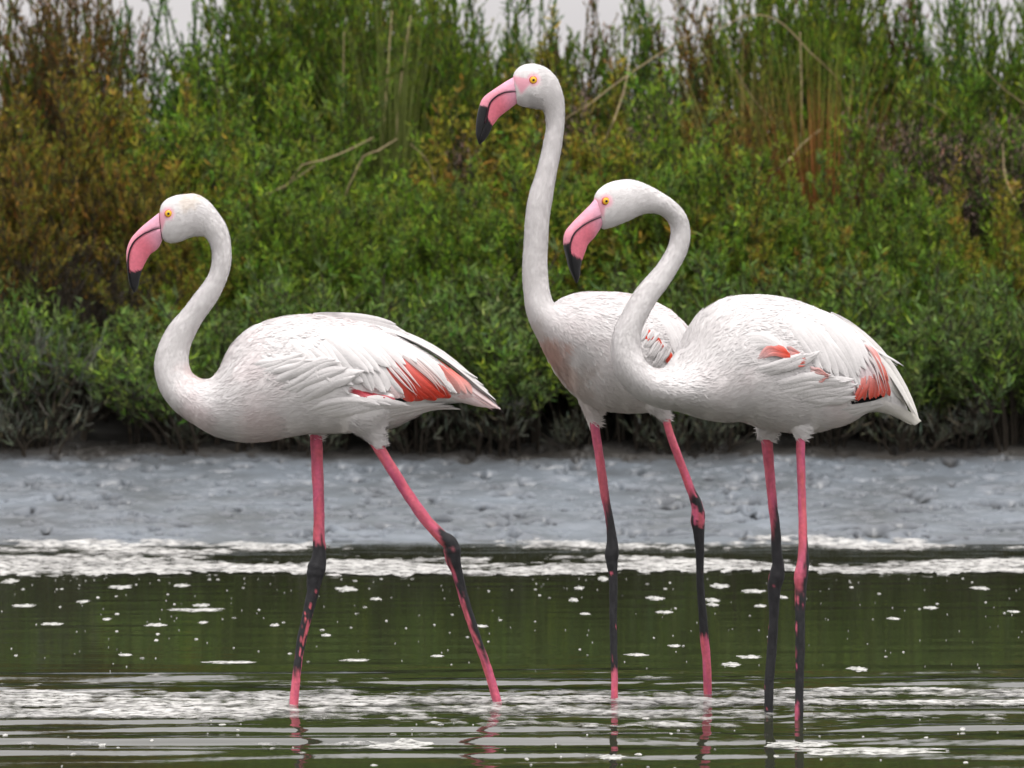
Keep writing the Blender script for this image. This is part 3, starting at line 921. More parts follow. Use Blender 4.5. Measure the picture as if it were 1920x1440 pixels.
def featL(f):
    W = WHITE
    # small coverts over the shoulder and back
    r = np.random.default_rng(5)
    for i in range(150):
        x = r.uniform(475, 760); y = r.uniform(612, 735)
        if y < 612 + max(0, (x - 600)) * 0.30 or y > 690 + (x - 440) * .12:
            continue
        L_ = r.uniform(22, 44); a = r.normal(0.5, .22)
        f.add([(x, y), (x + L_ * .5 * math.cos(a), y + L_ * .5 * math.sin(a)), (x + L_ * math.cos(a), y + L_ * math.sin(a) + 2)], r.uniform(8, 15), W, W * r.uniform(.97, 1.04), -0.001, .003, n=7, shape='round', large=False)
    # tail and folded quills
    for k in range(7):
        q = k / 6
        f.add([(800, 690 + 40 * q), (850, 708 + 36 * q), (890 - 6 * q, 730 + 26 * q), (938 - 34 * q, 768 - 6 * q)], 16, W, PALEPINK * 1.0, .001, .001, shape='tertial')
    f.add([(880, 712), (910, 735), (930, 757), (946, 780)], 8, PALEPINK * .8, BLACK, .006, .006, shape='point', mixp=.4)
    f.add([(880, 722), (908, 742), (926, 760), (937, 774)], 8, PALEPINK * .8, BLACK, .005, .005, shape='point', mixp=.5)
    # black quill edge under the red patch
    f.add(z2((1180, 545), (1330, 540), (1450, 528), (1570, 515)), 9, BLACK, BLACK, .001, .002, shape='tertial')
    # red coverts
    f.row(z2((1210, 250), (1290, 350), (1380, 470), (1430, 525)), z2((1330, 270), (1420, 370), (1500, 450), (1600, 512)), 9, 26, PALEPINK, RED, 11, mixp=.22, jit=2.0, lift0=.004, lift1=.0085, shape='round')
    f.row(z2((1500, 310), (1560, 380), (1610, 440), (1640, 500)), z2((1560, 320), (1640, 400), (1700, 450), (1730, 500)), 4, 18, RED * np.array([1, 2.4, 4]), PALEPINK * np.array([1, .7, .65]), 12, jit=2, lift0=.003, lift1=.006)
    f.row(z2((1640, 400), (1720, 460), (1790, 510), (1850, 565)), z2((1600, 480), (1680, 515), (1760, 545), (1840, 575)), 4, 18, PALEPINK, PALEPINK * np.array([1, .85, .82]), 13, jit=2, lift0=.001, lift1=.003)
    f.row(z2((1040, 460), (1090, 480), (1130, 500), (1180, 515)), z2((1160, 500), (1210, 510), (1260, 525), (1330, 530)), 4, 15, RED * np.array([.7, .5, 1.5]), np.array([.62, .12, .16]), 14, jit=1.5, lift0=.001, lift1=.002)
    # pale wisps lying over the red
    f.row(z2((1230, 235), (1320, 320), (1400, 400), (1450, 470)), z2((1180, 240), (1280, 350), (1370, 450), (1425, 515)), 4, 7, W, PALEPINK, 26, jit=2, lift0=.006, lift1=.0105, shape='point')
    f.row(z2((1330, 270), (1420, 350), (1500, 430), (1560, 490)), z2((1380, 280), (1470, 350), (1550, 430), (1610, 505)), 4, 7, W, PALEPINK * np.array([1, .8, .75]), 27, jit=2, lift0=.006, lift1=.0105, shape='point')
    # pale pink feathers left of the red patch
    f.row(z2((1120, 260), (1210, 360), (1290, 450), (1340, 525)), z2((1210, 260), (1300, 370), (1380, 450), (1430, 520)), 5, 26, W, PALEPINK * 1.02, 15, jit=2, lift0=.002, lift1=.005, shape='round')
    # long white scapulars and tertials sweeping back
    f.row(z2((700, 150), (800, 240), (880, 330), (930, 420)), z2((1150, 190), (1230, 300), (1300, 410), (1350, 520)), 11, 25, W, W * 1.02, 16, jit=5, lift0=.001, lift1=.008, cup=.35)
    f.row(z2((760, 110), (940, 190), (1080, 290), (1180, 420)), z2((1100, 130), (1250, 200), (1340, 260), (1420, 330)), 8, 24, W, W * 1.02, 17, jit=4, lift0=.003, lift1=.009, cup=.35)
    f.row(z2((1080, 180), (1300, 250), (1480, 370), (1630, 500)), z2((1180, 160), (1360, 230), (1520, 340), (1600, 470)), 4, 26, W, W * 1.03, 18, jit=2, lift0=.004, lift1=.009, cup=.35)
    f.row(z2((1100, 120), (1360, 190), (1600, 320), (1760, 440)), z2((1180, 125), (1420, 205), (1680, 370), (1880, 580)), 5, 20, W, W * .98, 19, jit=2, lift0=.004, lift1=.006, cup=.35)
    f.row(z2((900, 82), (1060, 92), (1200, 108), (1335, 138)), z2((1000, 95), (1140, 115), (1270, 140), (1400, 190)), 3, 15, W, W * 1.02, 20, jit=1, lift0=.001, lift1=.004)
    # ruffled flank feathers lying over the wing
    f.row(z2((780, 580), (900, 500), (1020, 430), (1160, 375)), z2((760, 520), (900, 470), (1010, 440), (1100, 420)), 4, 22, W, W * 1.03, 21, jit=3, lift0=.002, lift1=.012, cup=.3, rag=.3)
    f.row(z2((640, 460), (760, 400), (870, 350), (985, 315)), z2((740, 520), (850, 450), (950, 400), (1060, 370)), 5, 18, W, W, 22, jit=5, lift0=.002, lift1=.011, cup=.3, rag=.3)
    f.row(z2((560, 350), (640, 330), (720, 320), (830, 290)), z2((620, 420), (700, 385), (780, 350), (880, 310)), 4, 15, W, W, 23, jit=5, lift0=.002, lift1=.009, cup=.3, rag=.3)
    f.row(z2((820, 620), (960, 560), (1080, 530), (1200, 545)), z2((900, 640), (1080, 600), (1240, 570), (1420, 545)), 5, 22, W, W, 24, jit=4, lift0=.002, lift1=.008, cup=.3)
    f.row(z2((1150, 620), (1300, 590), (1430, 560), (1580, 548)), z2((1250, 660), (1380, 620), (1500, 580), (1660, 560)), 4, 16, W, W * 1.02, 25, jit=3, lift0=.001, lift1=.004)

make_flamingo(bL, rowsL, thL, 'striding flamingo with one leg stretched far behind it and a bright red wing patch', seed=1, eye=(316, 400.5), bill=billL,
              legs=[(legL1, 0.04, on_water((550.5, 1323))[0][1], mudL1, 3), (legL2, -0.045, on_water((933, 1319))[0][1], mudL2, 5)], feathers=featL,
              stain=[(360, 775, 60, (0.68, 0.50, 0.50), .35), (480, 815, 70, (0.66, 0.50, 0.48), .3), (372, 700, 40, (0.80, 0.62, 0.60), .5), (350, 375, 22, (0.74, 0.62, 0.48), .4)])

# ---------- the tall bird behind
bM = Bird((1240, 1304), 0.02, 1040, 0.05, 0.72, 22)
rowsM = [(962, 150, 966, 190, 13), (963.5, 138, 972, 197, 19), (972, 127, 984, 201, 23), (987, 120, 997, 203, 26), (1006, 120.5, 1008, 204, 27), (1026, 128, 1017, 206, 25),
         (1045, 149, 1022, 212, 22), (1056, 185, 1024.5, 225, 18), (1057.5, 220, 1025, 240, 16.5), (1055, 250, 1022, 256, 16.5), (1050, 290, 1015, 288, 17.5),
         (1042, 330, 1005, 326, 19), (1036, 368, 993, 362, 21), (1030, 410, 986, 405, 22.5), (1027, 450, 983, 448, 22.5), (1026, 500, 980, 500, 23.5),
         (1029, 540, 982, 545, 27), (1037, 567, 990, 592, 38), (1049, 567, 1012, 634, 54), (1064, 558, 1040, 675, 74), (1082, 552, 1066, 708, 90),
         (1104, 548, 1090, 738, 102), (1132, 547, 1118, 762, 108), (1165, 550, 1155, 773, 108), (1200, 557, 1200, 774, 104), (1230, 572, 1240, 766, 94),
         (1256, 596, 1278, 748, 78), (1282, 625, 1306, 728, 58), (1310, 660, 1328, 716, 34), (1338, 695, 1342, 708, 10)]
thM = [([(1112, 735, 36), (1112, 762, 23), (1113.5, 785, 14), (1115, 800, 10)], 0.16),
       ([(1228, 730, 42), (1233, 755, 28), (1241, 775, 13), (1247, 786, 8.5)], 0.10)]
billM = ('b', [(962, 145), (948, 153), (939, 159), (930, 165), (921, 171), (912, 177.5), (904, 186), (899, 198), (895, 214), (892.5, 233), (892.7, 253), (897.5, 270)],
         [(974, 172), (960, 172), (948, 173), (940, 175.5), (932, 179.5), (924, 186), (918, 194), (914.5, 206), (911.5, 221), (907, 239), (901.5, 257), (898.5, 270)],
         [(977, 188), (969, 194), (960, 201), (951, 208), (943, 214), (935, 221), (929, 229), (923.5, 236), (920, 245), (914, 256), (907, 265), (899.5, 271)], 0.63, 0.63, 15.0)
def mudM1(y, s, n):
    return sstep(905, 975, y + 60 * n + 26 * s) * sstep(1264, 1252, y + 30 * n) * sstep(-.40, -.30, n + .05 * s)
def mudM2(y, s, n):
    return sstep(915, 935, y + 30 * n + 6 * s) * sstep(1198, 1186, y + 25 * n) * sstep(-.12, .02, n + np.where(y > 990, .30, .06))
legM1 = [(1113, 780, 11), (1115, 798, 9), (1125, 864, 8.6), (1134, 927, 8.2), (1142, 968, 7.8), (1147, 1006, 9), (1148, 1027, 12), (1147, 1043, 12.8), (1148, 1060, 10.5), (1150, 1093, 7.8), (1150, 1177, 7), (1152, 1260, 6.3), (1152, 1312, 6.5)]
legM2 = [(1242, 768, 9), (1248, 784, 7.2), (1259, 822, 7.6), (1282.5, 885, 7.8), (1295, 918, 8.2), (1304, 939, 10), (1309, 960, 12.3), (1308.5, 977, 13.2), (1310, 997, 10.6), (1312, 1031, 8.2), (1313, 1093, 7.2), (1318, 1156, 8), (1321, 1197, 8), (1325, 1239, 8), (1327, 1302, 8)]

def z5(*p):
    return [(960 + x / 4.3636, 520 + y / 4.3636) for x, y in p]

def featM(f):
    W = WHITE
    r = np.random.default_rng(9)
    for i in range(120):
        x = r.uniform(1090, 1250); y = r.uniform(565, 720)
        if y < 560 + max(0, x - 1190) * .5:
            continue
        L_ = r.uniform(18, 32); a = r.normal(0.9, .25)
        f.add([(x, y), (x + L_ * .5 * math.cos(a), y + L_ * .5 * math.sin(a)), (x + L_ * math.cos(a), y + L_ * math.sin(a) + 2)], r.uniform(8, 14), W, W * r.uniform(.97, 1.04), -0.002, .002, n=7, shape='round', large=False)
    f.row(z5((1080, 190), (1200, 330), (1290, 480), (1340, 640)), z5((1260, 270), (1370, 380), (1440, 520), (1480, 680)), 7, 16, W, W * 1.02, 31, jit=1.5, lift0=.002, lift1=.006, cup=.4)
    f.row(z5((1360, 440), (1410, 520), (1440, 600), (1460, 680)), z5((1420, 450), (1450, 520), (1480, 600), (1500, 680)), 3, 12, RED * np.array([1, 2.5, 4]), PALEPINK, 32, jit=1, lift0=.001, lift1=.003)
    for (x, y, s_) in ((1105, 470, 1.1), (1185, 535, 1.0), (1280, 655, 1.3)):
        f.row(z5((x - 30, y - 60), (x - 22, y - 20), (x - 10, y + 20), (x + 5, y + 45)), z5((x + 10, y - 50), (x + 18, y - 15), (x + 28, y + 15), (x + 40, y + 40)), 4, 7 * s_, RED * np.array([1, 1.6, 1.6]), RED, 33 + x, jit=1, lift0=.003, lift1=.006, shape='round')
    for (x, y) in ((1060, 420), (1130, 470), (1160, 560), (1230, 590), (1190, 640)):
        f.row(z5((x - 70, y + 120), (x - 40, y + 70), (x - 15, y + 20), (x + 10, y - 40)), z5((x - 30, y + 130), (x, y + 80), (x + 30, y + 40), (x + 50, y - 10)), 4, 8, W, W * 1.03, 40 + x, jit=1.5, lift0=.002, lift1=.009, cup=.3, rag=.3)

make_flamingo(bM, rowsM, thM, 'tallest flamingo with neck held upright, chest turned to the front with a rusty stain', seed=2, eye=(1000, 150), bill=billM,
              legs=[(legM1, 0.16, on_water((1152, 1312))[0][1], mudM1, 7), (legM2, 0.10, on_water((1327, 1302))[0][1], mudM2, 8)], feathers=featM,
              stain=[(1022, 655, 40, (0.60, 0.36, 0.29), .75), (1042, 692, 50, (0.64, 0.42, 0.36), .7), (1075, 720, 60, (0.62, 0.50, 0.44), .45), (1010, 620, 24, (0.55, 0.47, 0.42), .4), (1140, 755, 80, (0.58, 0.52, 0.48), .35),
                     (1010, 196, 16, (0.35, 0.34, 0.33), .5), (985, 190, 14, (0.4, 0.39, 0.38), .45)])

# ---------- the bird with the curved neck in front
bR = Bird((1469, 1340), -0.21, 1469, 0.40, 0.40)
rowsR = [(1115, 380, 1123, 424, 13), (1117, 366, 1131, 430, 19), (1126, 353, 1142, 428, 23), (1144, 342, 1157, 423, 26), (1168, 337, 1176, 415, 27), (1190, 338, 1196, 405, 25.5),
         (1214, 347, 1213, 400, 23), (1240, 361, 1230, 400, 20.5), (1263, 377, 1244, 406, 19), (1282, 398, 1254, 416, 18), (1291.5, 425, 1259, 430, 17.5), (1292.5, 450, 1257.5, 449, 18),
         (1284, 480, 1250, 470, 18.5), (1270, 506, 1233, 496, 19), (1252, 535, 1210, 524, 21), (1232, 561, 1188, 552, 22.5), (1215, 589, 1169, 587, 24), (1202, 614, 1155, 614, 25),
         (1198, 638, 1149, 643, 27), (1200, 660, 1150, 676, 33), (1207, 678, 1162, 710, 42), (1220, 688, 1190, 742, 54), (1236, 692, 1228, 761, 66), (1252, 690, 1266, 770, 78), (1266, 680, 1300, 780, 88),
         (1279, 662, 1330, 788, 95), (1290, 639, 1358, 790, 100), (1302, 613, 1385, 790, 105), (1325, 583, 1412, 798, 109), (1362, 560, 1442, 806, 110), (1410, 553, 1478, 810, 110), (1460, 557, 1520, 811, 106),
         (1508, 569, 1556, 804, 98), (1556, 591, 1590, 791, 85), (1600, 620, 1616, 776, 68), (1632, 650, 1640, 772, 48), (1656, 684, 1662, 776, 30), (1680, 724, 1684, 782, 16), (1700, 762, 1702, 786, 6)]
thR = [([(1432, 760, 40), (1436, 788, 24), (1437, 803, 20), (1438, 818, 17), (1438, 829, 11)], -0.155),
       ([(1502, 760, 40), (1502, 788, 22), (1502, 802, 18), (1501.5, 816, 13), (1501, 827, 8.6)], -0.255)]
billR = ('b', [(1115, 374), (1107, 384), (1098, 393), (1088, 403), (1079, 412), (1070, 422), (1061.5, 433), (1057.5, 447), (1058, 463), (1062.5, 482), (1067.5, 503), (1080, 531)],
         [(1127, 405), (1118, 408), (1110, 411), (1101, 415), (1092, 420), (1083, 426.5), (1074, 435), (1067.5, 447), (1064.5, 464), (1067, 484), (1071.5, 505), (1081, 531)],
         [(1128, 422), (1124, 430), (1119, 438), (1113, 447), (1106, 454), (1101, 461), (1098, 470), (1094, 481), (1090.5, 491), (1088, 505), (1087, 519), (1082, 531.5)], 0.70, 0.70, 15.0)
def mudR1(y, s, n):
    return sstep(935, 990, y + 60 * n + 30 * s) * sstep(-.45, -.36, n + .08 * s)
def mudR2(y, s, n):
    d = sstep(1000, 1030, y + 60 * (s - .75)) * sstep(.1, .5, s + n)
    e = sstep(1092, 1120, y + 20 * n) * sstep(-.2, 0, n + .14 * s + (y - 1090) / 500.)
    g = 1 - sstep(1316, 1326, y + 20 * n) * sstep(.3, .0, s + .1 + n)
    return np.maximum(d, e) * g
legR1 = [(1437, 805, 13), (1438, 827, 10.8), (1443, 885, 9.2), (1449, 947, 8.7), (1454, 989, 8.7), (1456, 1031, 9.5), (1459, 1060, 11.2), (1456, 1081, 14.5), (1451.5, 1106, 12), (1451, 1156, 8.8), (1447, 1218, 9), (1442, 1281, 8.5), (1441.5, 1338, 8.2)]
legR2 = [(1501, 805, 10), (1501, 825, 8.2), (1502, 885, 7.8), (1504, 947, 7.6), (1505.5, 1010, 8.2), (1506, 1052, 11.2), (1501.5, 1081, 13), (1501, 1106, 10.8), (1500, 1156, 9), (1500, 1218, 8.6), (1499, 1281, 7.8), (1498, 1348, 7.8)]

def z6(*p):
    return [(1340 + x / 4.5, 530 + y / 4.5) for x, y in p]

def featR(f):
    W = WHITE
    r = np.random.default_rng(15)
    for i in range(170):
        x = r.uniform(1330, 1600); y = r.uniform(565, 760)
        if y < 566 + max(0, x - 1480) * .45 or y > 640 + (x - 1330) * .45:
            continue
        L_ = r.uniform(20, 40); a = r.normal(0.8, .22)
        f.add([(x, y), (x + L_ * .5 * math.cos(a), y + L_ * .5 * math.sin(a)), (x + L_ * math.cos(a), y + L_ * math.sin(a) + 2)], r.uniform(9, 15), W, W * r.uniform(.97, 1.04), -0.002, .002, n=7, shape='round', large=False)
    # tail
    for k in range(8):
        q = k / 7
        f.add(z6((1180 + 60 * q, 1000 - 60 * q), (1350 + 60 * q, 1040 - 20 * q), (1520 + 50 * q, 1090), (1690 + 45 * q, 1195 - 30 * q)), 18, W, W * np.array([.98, .98, .9]), .001, .003, shape='tertial')
    # black quills
    f.row(z6((1080, 1025), (1180, 1010), (1290, 990), (1420, 958)), z6((1110, 1010), (1200, 995), (1310, 975), (1430, 950)), 3, 9, BLACK, BLACK, 51, jit=1, lift0=.002, lift1=.004)
    # red coverts
    f.row(z6((1260, 760), (1230, 840), (1200, 910), (1160, 980)), z6((1420, 740), (1440, 810), (1445, 880), (1440, 950)), 9, 15, PALEPINK, RED * np.array([1, 1.5, 1.7]), 52, mixp=.35, jit=2, lift0=.005, lift1=.0095, shape='round')
    f.row(z6((1265, 520), (1320, 610), (1370, 720), (1400, 840)), z6((1290, 520), (1350, 600), (1400, 700), (1440, 840)), 4, 9, PALEPINK, RED * np.array([1, 2.6, 3.8]), 53, mixp=.6, jit=1.5, lift0=.006, lift1=.0095)
    f.row(z6((1080, 560), (1120, 680), (1160, 800), (1180, 920)), z6((1230, 560), (1290, 680), (1350, 790), (1380, 920)), 6, 14, W, np.array([.80, .60, .63]), 54, jit=2, lift0=.003, lift1=.005)
    f.row(z6((1240, 600), (1290, 700), (1330, 800), (1350, 930)), z6((1330, 580), (1390, 680), (1430, 780), (1460, 900)), 5, 6, W, PALEPINK, 67, jit=2, lift0=.008, lift1=.011, shape='point')
    # long white scapulars bending round the rump
    f.row(z6((330, 170), (560, 280), (750, 480), (850, 720)), z6((760, 220), (960, 380), (1120, 620), (1210, 900)), 11, 30, W, W * 1.02, 55, jit=5, lift0=.001, lift1=.007, cup=.4)
    f.row(z6((640, 150), (860, 290), (1060, 500), (1190, 780)), z6((880, 230), (1080, 360), (1220, 520), (1270, 700)), 6, 22, W, W * 1.03, 56, jit=3, lift0=.003, lift1=.008, cup=.4)
    f.row(z6((940, 260), (1200, 430), (1440, 740), (1560, 1000)), z6((980, 260), (1260, 450), (1540, 790), (1720, 1150)), 5, 24, W, W * np.array([1, 1, .95]), 57, jit=2, lift0=.003, lift1=.005, cup=.35)
    f.row(z6((1250, 480), (1380, 580), (1480, 640), (1580, 715)), z6((1280, 520), (1400, 600), (1470, 650), (1530, 700)), 3, 12, W, W * 1.02, 58, jit=1, lift0=.002, lift1=.004, shape='point')
    # flank: red tufts among ruffled white
    f.row(z6((360, 640), (430, 560), (500, 545), (590, 590)), z6((400, 640), (470, 600), (530, 600), (610, 620)), 8, 11, PALEPINK, RED * np.array([1, 1.4, 1.4]), 59, mixp=.6, jit=2, lift0=.005, lift1=.011, shape='round')
    f.row(z6((610, 540), (660, 580), (700, 610), (740, 650)), z6((640, 660), (680, 680), (700, 700), (740, 690)), 7, 8, PALEPINK, RED * np.array([1, 2.2, 3]), 60, mixp=.5, jit=2, lift0=.005, lift1=.012, shape='point')
    f.row(z6((800, 710), (850, 730), (890, 750), (940, 780)), z6((810, 830), (850, 830), (890, 820), (940, 800)), 9, 6, PALEPINK, np.array([.8, .32, .28]), 61, mixp=.7, jit=2.5, lift0=.005, lift1=.013, shape='point')
    f.row(z6((230, 470), (340, 450), (450, 480), (600, 600)), z6((260, 540), (350, 520), (430, 520), (520, 560)), 5, 18, W, W * 1.02, 62, jit=3, lift0=.003, lift1=.008, rag=.3)
    f.row(z6((330, 730), (460, 690), (560, 650), (690, 600)), z6((400, 780), (540, 730), (700, 680), (870, 600)), 7, 14, W, W * 1.03, 63, jit=3, lift0=.004, lift1=.013, rag=.4)
    f.row(z6((480, 860), (650, 810), (800, 800), (960, 770)), z6((560, 930), (760, 880), (950, 840), (1150, 820)), 7, 16, W, W * 1.03, 64, jit=4, lift0=.003, lift1=.012, rag=.4)
    f.row(z6((600, 960), (780, 920), (950, 890), (1170, 850)), z6((760, 1050), (900, 1010), (1020, 980), (1170, 930)), 7, 18, W, W * 1.02, 65, jit=4, lift0=.002, lift1=.010, rag=.3)
    f.row(z6((1000, 1100), (1130, 1060), (1260, 1030), (1400, 990)), z6((1080, 1170), (1200, 1110), (1300, 1060), (1420, 1020)), 4, 16, W, W, 66, jit=3, lift0=.001, lift1=.004)

make_flamingo(bR, rowsR, thR, 'flamingo with deeply hooked neck and two legs close together, red tufts on its flank', seed=3, eye=(1136, 377), bill=billR,
              legs=[(legR1, -0.155, on_water((1441.5, 1338))[0][1], mudR1, 11), (legR2, -0.255, on_water((1498, 1348))[0][1], mudR2, 12)], feathers=featR)

# ------------------------------------------------------------------ plants on the bank
def blades(P, D, Sd, ln, wd, curl, curl_amt):
    """n narrow leaves, each three quads bent along curl."""
    n = len(P); V = np.zeros((n, 8, 3))
    for k, (t, w) in enumerate(((0, .55), (.36, 1.0), (.72, .9), (1.0, .2))):
        c = P + D * (ln * (t - .25 * t * t * np.minimum(curl_amt, 1.5)))[:, None] + curl * (ln * curl_amt * .75 * t * t)[:, None]
        V[:, 2 * k] = c - Sd * (wd * w * .5)[:, None]; V[:, 2 * k + 1] = c + Sd * (wd * w * .5)[:, None]
    b = np.arange(n)[:, None] * 8
    return V.reshape(-1, 3), [np.vstack([b + np.array([0, 1, 3, 2]), b + np.array([2, 3, 5, 4]), b + np.array([4, 5, 7, 6])])]

def twigs(L, r0, r1):
    """three-sided tubes along polylines L (m,k,3)."""
    m, k = L.shape[:2]
    T = norm(np.gradient(L, axis=1))
    S = norm(np.cross(T, np.array([0.31, 0.2, 0.93]))); B = np.cross(S, T)
    R = (r0[:, None] * (1 - np.linspace(0, 1, k)) + r1[:, None] * np.linspace(0, 1, k))
    a = np.array([0, 2.094, 4.189])
    V = L[:, :, None] + R[..., None, None] * (np.cos(a)[:, None] * S[:, :, None] + np.sin(a)[:, None] * B[:, :, None])
    f = grid_faces(k, 3, True)
    F = (np.arange(m)[:, None, None] * (k * 3) + f[None]).reshape(-1, 4)
    return V.reshape(-1, 3), [F]

def shrub_meshes(name, seed, H, R, nstem=12, nbr=10, nleaf=3000, llen=0.035, lwid=0.005, spread_=0.9, curl=0.5, brl=0.22, low=0.12, pal=None, upright=0.55, spire=False, tw=0.0035, bare=0.25, hook=False):
    r = np.random.default_rng(seed)
    k = 7; t = np.linspace(0, 1, k)
    az = r.uniform(0, 2 * np.pi, nstem); rad = np.sqrt(r.random(nstem))
    out = np.stack([np.cos(az), np.sin(az), 0 * az], -1)
    base = out * (rad * R * .35)[:, None]
    hh = H * (1 - 0.38 * rad ** 2) * r.uniform(.78, 1.08, nstem)
    bend = R * rad * r.uniform(.4, .9, nstem)
    wob = r.normal(0, .025 * H, (nstem, k, 3)) * t[None, :, None]
    St = base[:, None] + out[:, None] * (bend[:, None] * t ** 1.4)[..., None] + np.array([0, 0, 1.0]) * (hh[:, None] * t ** 0.92)[..., None] + wob
    # side branches
    nb = nstem * nbr
    si = np.repeat(np.arange(nstem), nbr)
    tb = np.clip(r.uniform(low, .97, nb), 0, .97)
    ii = np.minimum((tb * (k - 1)).astype(int), k - 2); ff = tb * (k - 1) - ii
    p0 = St[si, ii] * (1 - ff)[:, None] + St[si, ii + 1] * ff[:, None]
    tg = norm(St[si, ii + 1] - St[si, ii])
    a2 = r.uniform(0, 2 * np.pi, nb)
    o2 = np.stack([np.cos(a2), np.sin(a2), r.normal(0, .25, nb)], -1)
    d2 = norm(tg * upright + o2 * spread_ * .7 + out[si] * .25)
    bl = brl * H * r.uniform(.5, 1.2, nb) * (1.15 - .75 * tb)
    kb = 5; tt = np.linspace(0, 1, kb)
    Br = p0[:, None] + d2[:, None] * (bl[:, None] * tt)[..., None] + np.array([0, 0, 1.0]) * (bl[:, None] * .45 * tt ** 2)[..., None] + r.normal(0, .012, (nb, kb, 3)) * tt[None, :, None]
    sv, sf = twigs(St, np.full(nstem, tw * 1.6), np.full(nstem, tw * .5))
    bv_, bf = twigs(Br, np.full(nb, tw * .75), np.full(nb, tw * .3))
    SV, SF, _ = join([(sv, sf), (bv_, bf)])
    sc = np.array([0.055, 0.046, 0.036]) * r.uniform(.8, 1.1, (1, 1))
    me_s = mesh_from('stems', SV, SF, np.tile(sc, (len(SV), 1)), smooth=False)
    # leaves on branches (and tips of stems)
    wgt = bl / bl.sum()
    onstem = r.random(nleaf) < (.30 if spire else .18)
    bi = r.choice(nb, nleaf, p=wgt); tl = r.random(nleaf) ** .8
    i2 = np.minimum((tl * (kb - 1)).astype(int), kb - 2); f2 = tl * (kb - 1) - i2
    P = Br[bi, i2] * (1 - f2)[:, None] + Br[bi, i2 + 1] * f2[:, None]
    Tn = norm(Br[bi, i2 + 1] - Br[bi, i2])
    s3 = r.integers(0, nstem, nleaf); t3 = 1 - (1 - bare * 1.2) * r.random(nleaf) ** 1.2
    i3 = np.minimum((t3 * (k - 1)).astype(int), k - 2); f3 = t3 * (k - 1) - i3
    Ps = St[s3, i3] * (1 - f3)[:, None] + St[s3, i3 + 1] * f3[:, None]
    P = np.where(onstem[:, None], Ps, P); Tn = np.where(onstem[:, None], norm(St[s3, i3 + 1] - St[s3, i3]), Tn)
    rd = r.normal(0, 1, (nleaf, 3)); rd = norm(rd - Tn * np.einsum('ij,ij->i', rd, Tn)[:, None])
    op = r.uniform(.35, 1.0, nleaf) * (0.55 if spire else .95)
    D = norm(Tn * .35 + rd * r.uniform(.7, 1.3, nleaf)[:, None]) if hook else norm(Tn + rd * op[:, None])
    Sd = norm(np.cross(D, rd + r.normal(0, .4, rd.shape)))
    cu = norm(Tn * .5 - rd * (.5 if hook else .2) + np.array([0, 0, .7]) + r.normal(0, .45 if hook else .35, rd.shape))
    ln = llen * r.uniform(.5, 1.35, nleaf); wd = lwid * r.uniform(.7, 1.3, nleaf)
    V, F = blades(P, D, Sd, ln, wd, cu, curl * r.uniform(0, 1.2, nleaf))
    pal = np.array(pal)
    w = r.dirichlet(np.ones(len(pal)) * .55, nb)                     # each branch leans to its own colour
    cb = w @ pal
    cl = cb[bi] * 1.14 * r.uniform(.68, 1.32, (nleaf, 1)) * (1 + r.normal(0, .06, (nleaf, 3)))
    cl[r.random(nleaf) < .07] *= np.array([1.9, 1.6, 1.3])            # young pale tips
    # dull grey growth low down, darkened further with shade put into the colour
    old_shade = (sstep(.30, .0, P[:, 2] / H + r.normal(0, .08, nleaf)) * .75)[:, None]
    cl = cl * (1 - old_shade) + np.array([0.070, 0.072, 0.058]) * old_shade
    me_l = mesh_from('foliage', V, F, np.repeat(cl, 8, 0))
    return me_s, me_l

G1, G2, G3 = (0.110, 0.235, 0.014), (0.200, 0.285, 0.020), (0.060, 0.165, 0.020)
BLUE1, BLUE2 = (0.095, 0.150, 0.065), (0.140, 0.190, 0.090)
OL1, OL2 = (0.200, 0.175, 0.028), (0.260, 0.190, 0.035)
RU1, RU2, RU3 = (0.260, 0.105, 0.025), (0.180, 0.080, 0.028), (0.310, 0.160, 0.040)
MV1, MV2 = (0.300, 0.230, 0.200), (0.220, 0.160, 0.140)

KINDS = {}
def kind(key, name, label, group, nvar, **kw):
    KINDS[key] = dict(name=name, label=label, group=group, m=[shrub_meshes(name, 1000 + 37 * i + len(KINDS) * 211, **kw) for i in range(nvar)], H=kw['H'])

kind('front', 'seablite_shrub', 'low blue-green curly shrub at the mud edge', 'seablite shrubs along the mud', 4,
     H=0.52, R=0.38, nstem=20, nbr=14, nleaf=5000, llen=0.030, lwid=0.0044, curl=1.1, hook=True, pal=[BLUE1, BLUE2, G1, G2, G3, (0.13, .15, .07)], low=.30, brl=.30, spread_=1.0, upright=.6, bare=.4)
kind('green', 'glasswort_shrub', 'bushy green shrub above the low shrubs', 'green glasswort shrubs', 4,
     H=1.0, R=0.42, nstem=28, nbr=22, nleaf=15000, llen=0.027, lwid=0.0046, curl=1.1, hook=True, pal=[G1, G2, G1, OL1, BLUE1, G3], low=.25, brl=.17, spread_=.85, upright=.9)
kind('olive', 'glasswort_shrub', 'olive shrub flecked with rust-brown shoots', 'olive glasswort shrubs', 3,
     H=1.0, R=0.42, nstem=28, nbr=22, nleaf=15000, llen=0.026, lwid=0.0046, curl=1.0, hook=True, pal=[OL1, G2, OL2, RU1, G1, G1, RU3], low=.25, brl=.17, spread_=.85, upright=.9)
kind('rust', 'glasswort_shrub', 'rust-brown shrub with upright shoots', 'rust-brown glasswort shrubs', 3,
     H=1.05, R=0.40, nstem=28, nbr=20, nleaf=12000, llen=0.020, lwid=0.0044, curl=.6, pal=[RU1, RU2, OL1, (0.075, .085, .025), RU3, G3, G2], low=.42, brl=.16, upright=1.2, spread_=.7, bare=.45)
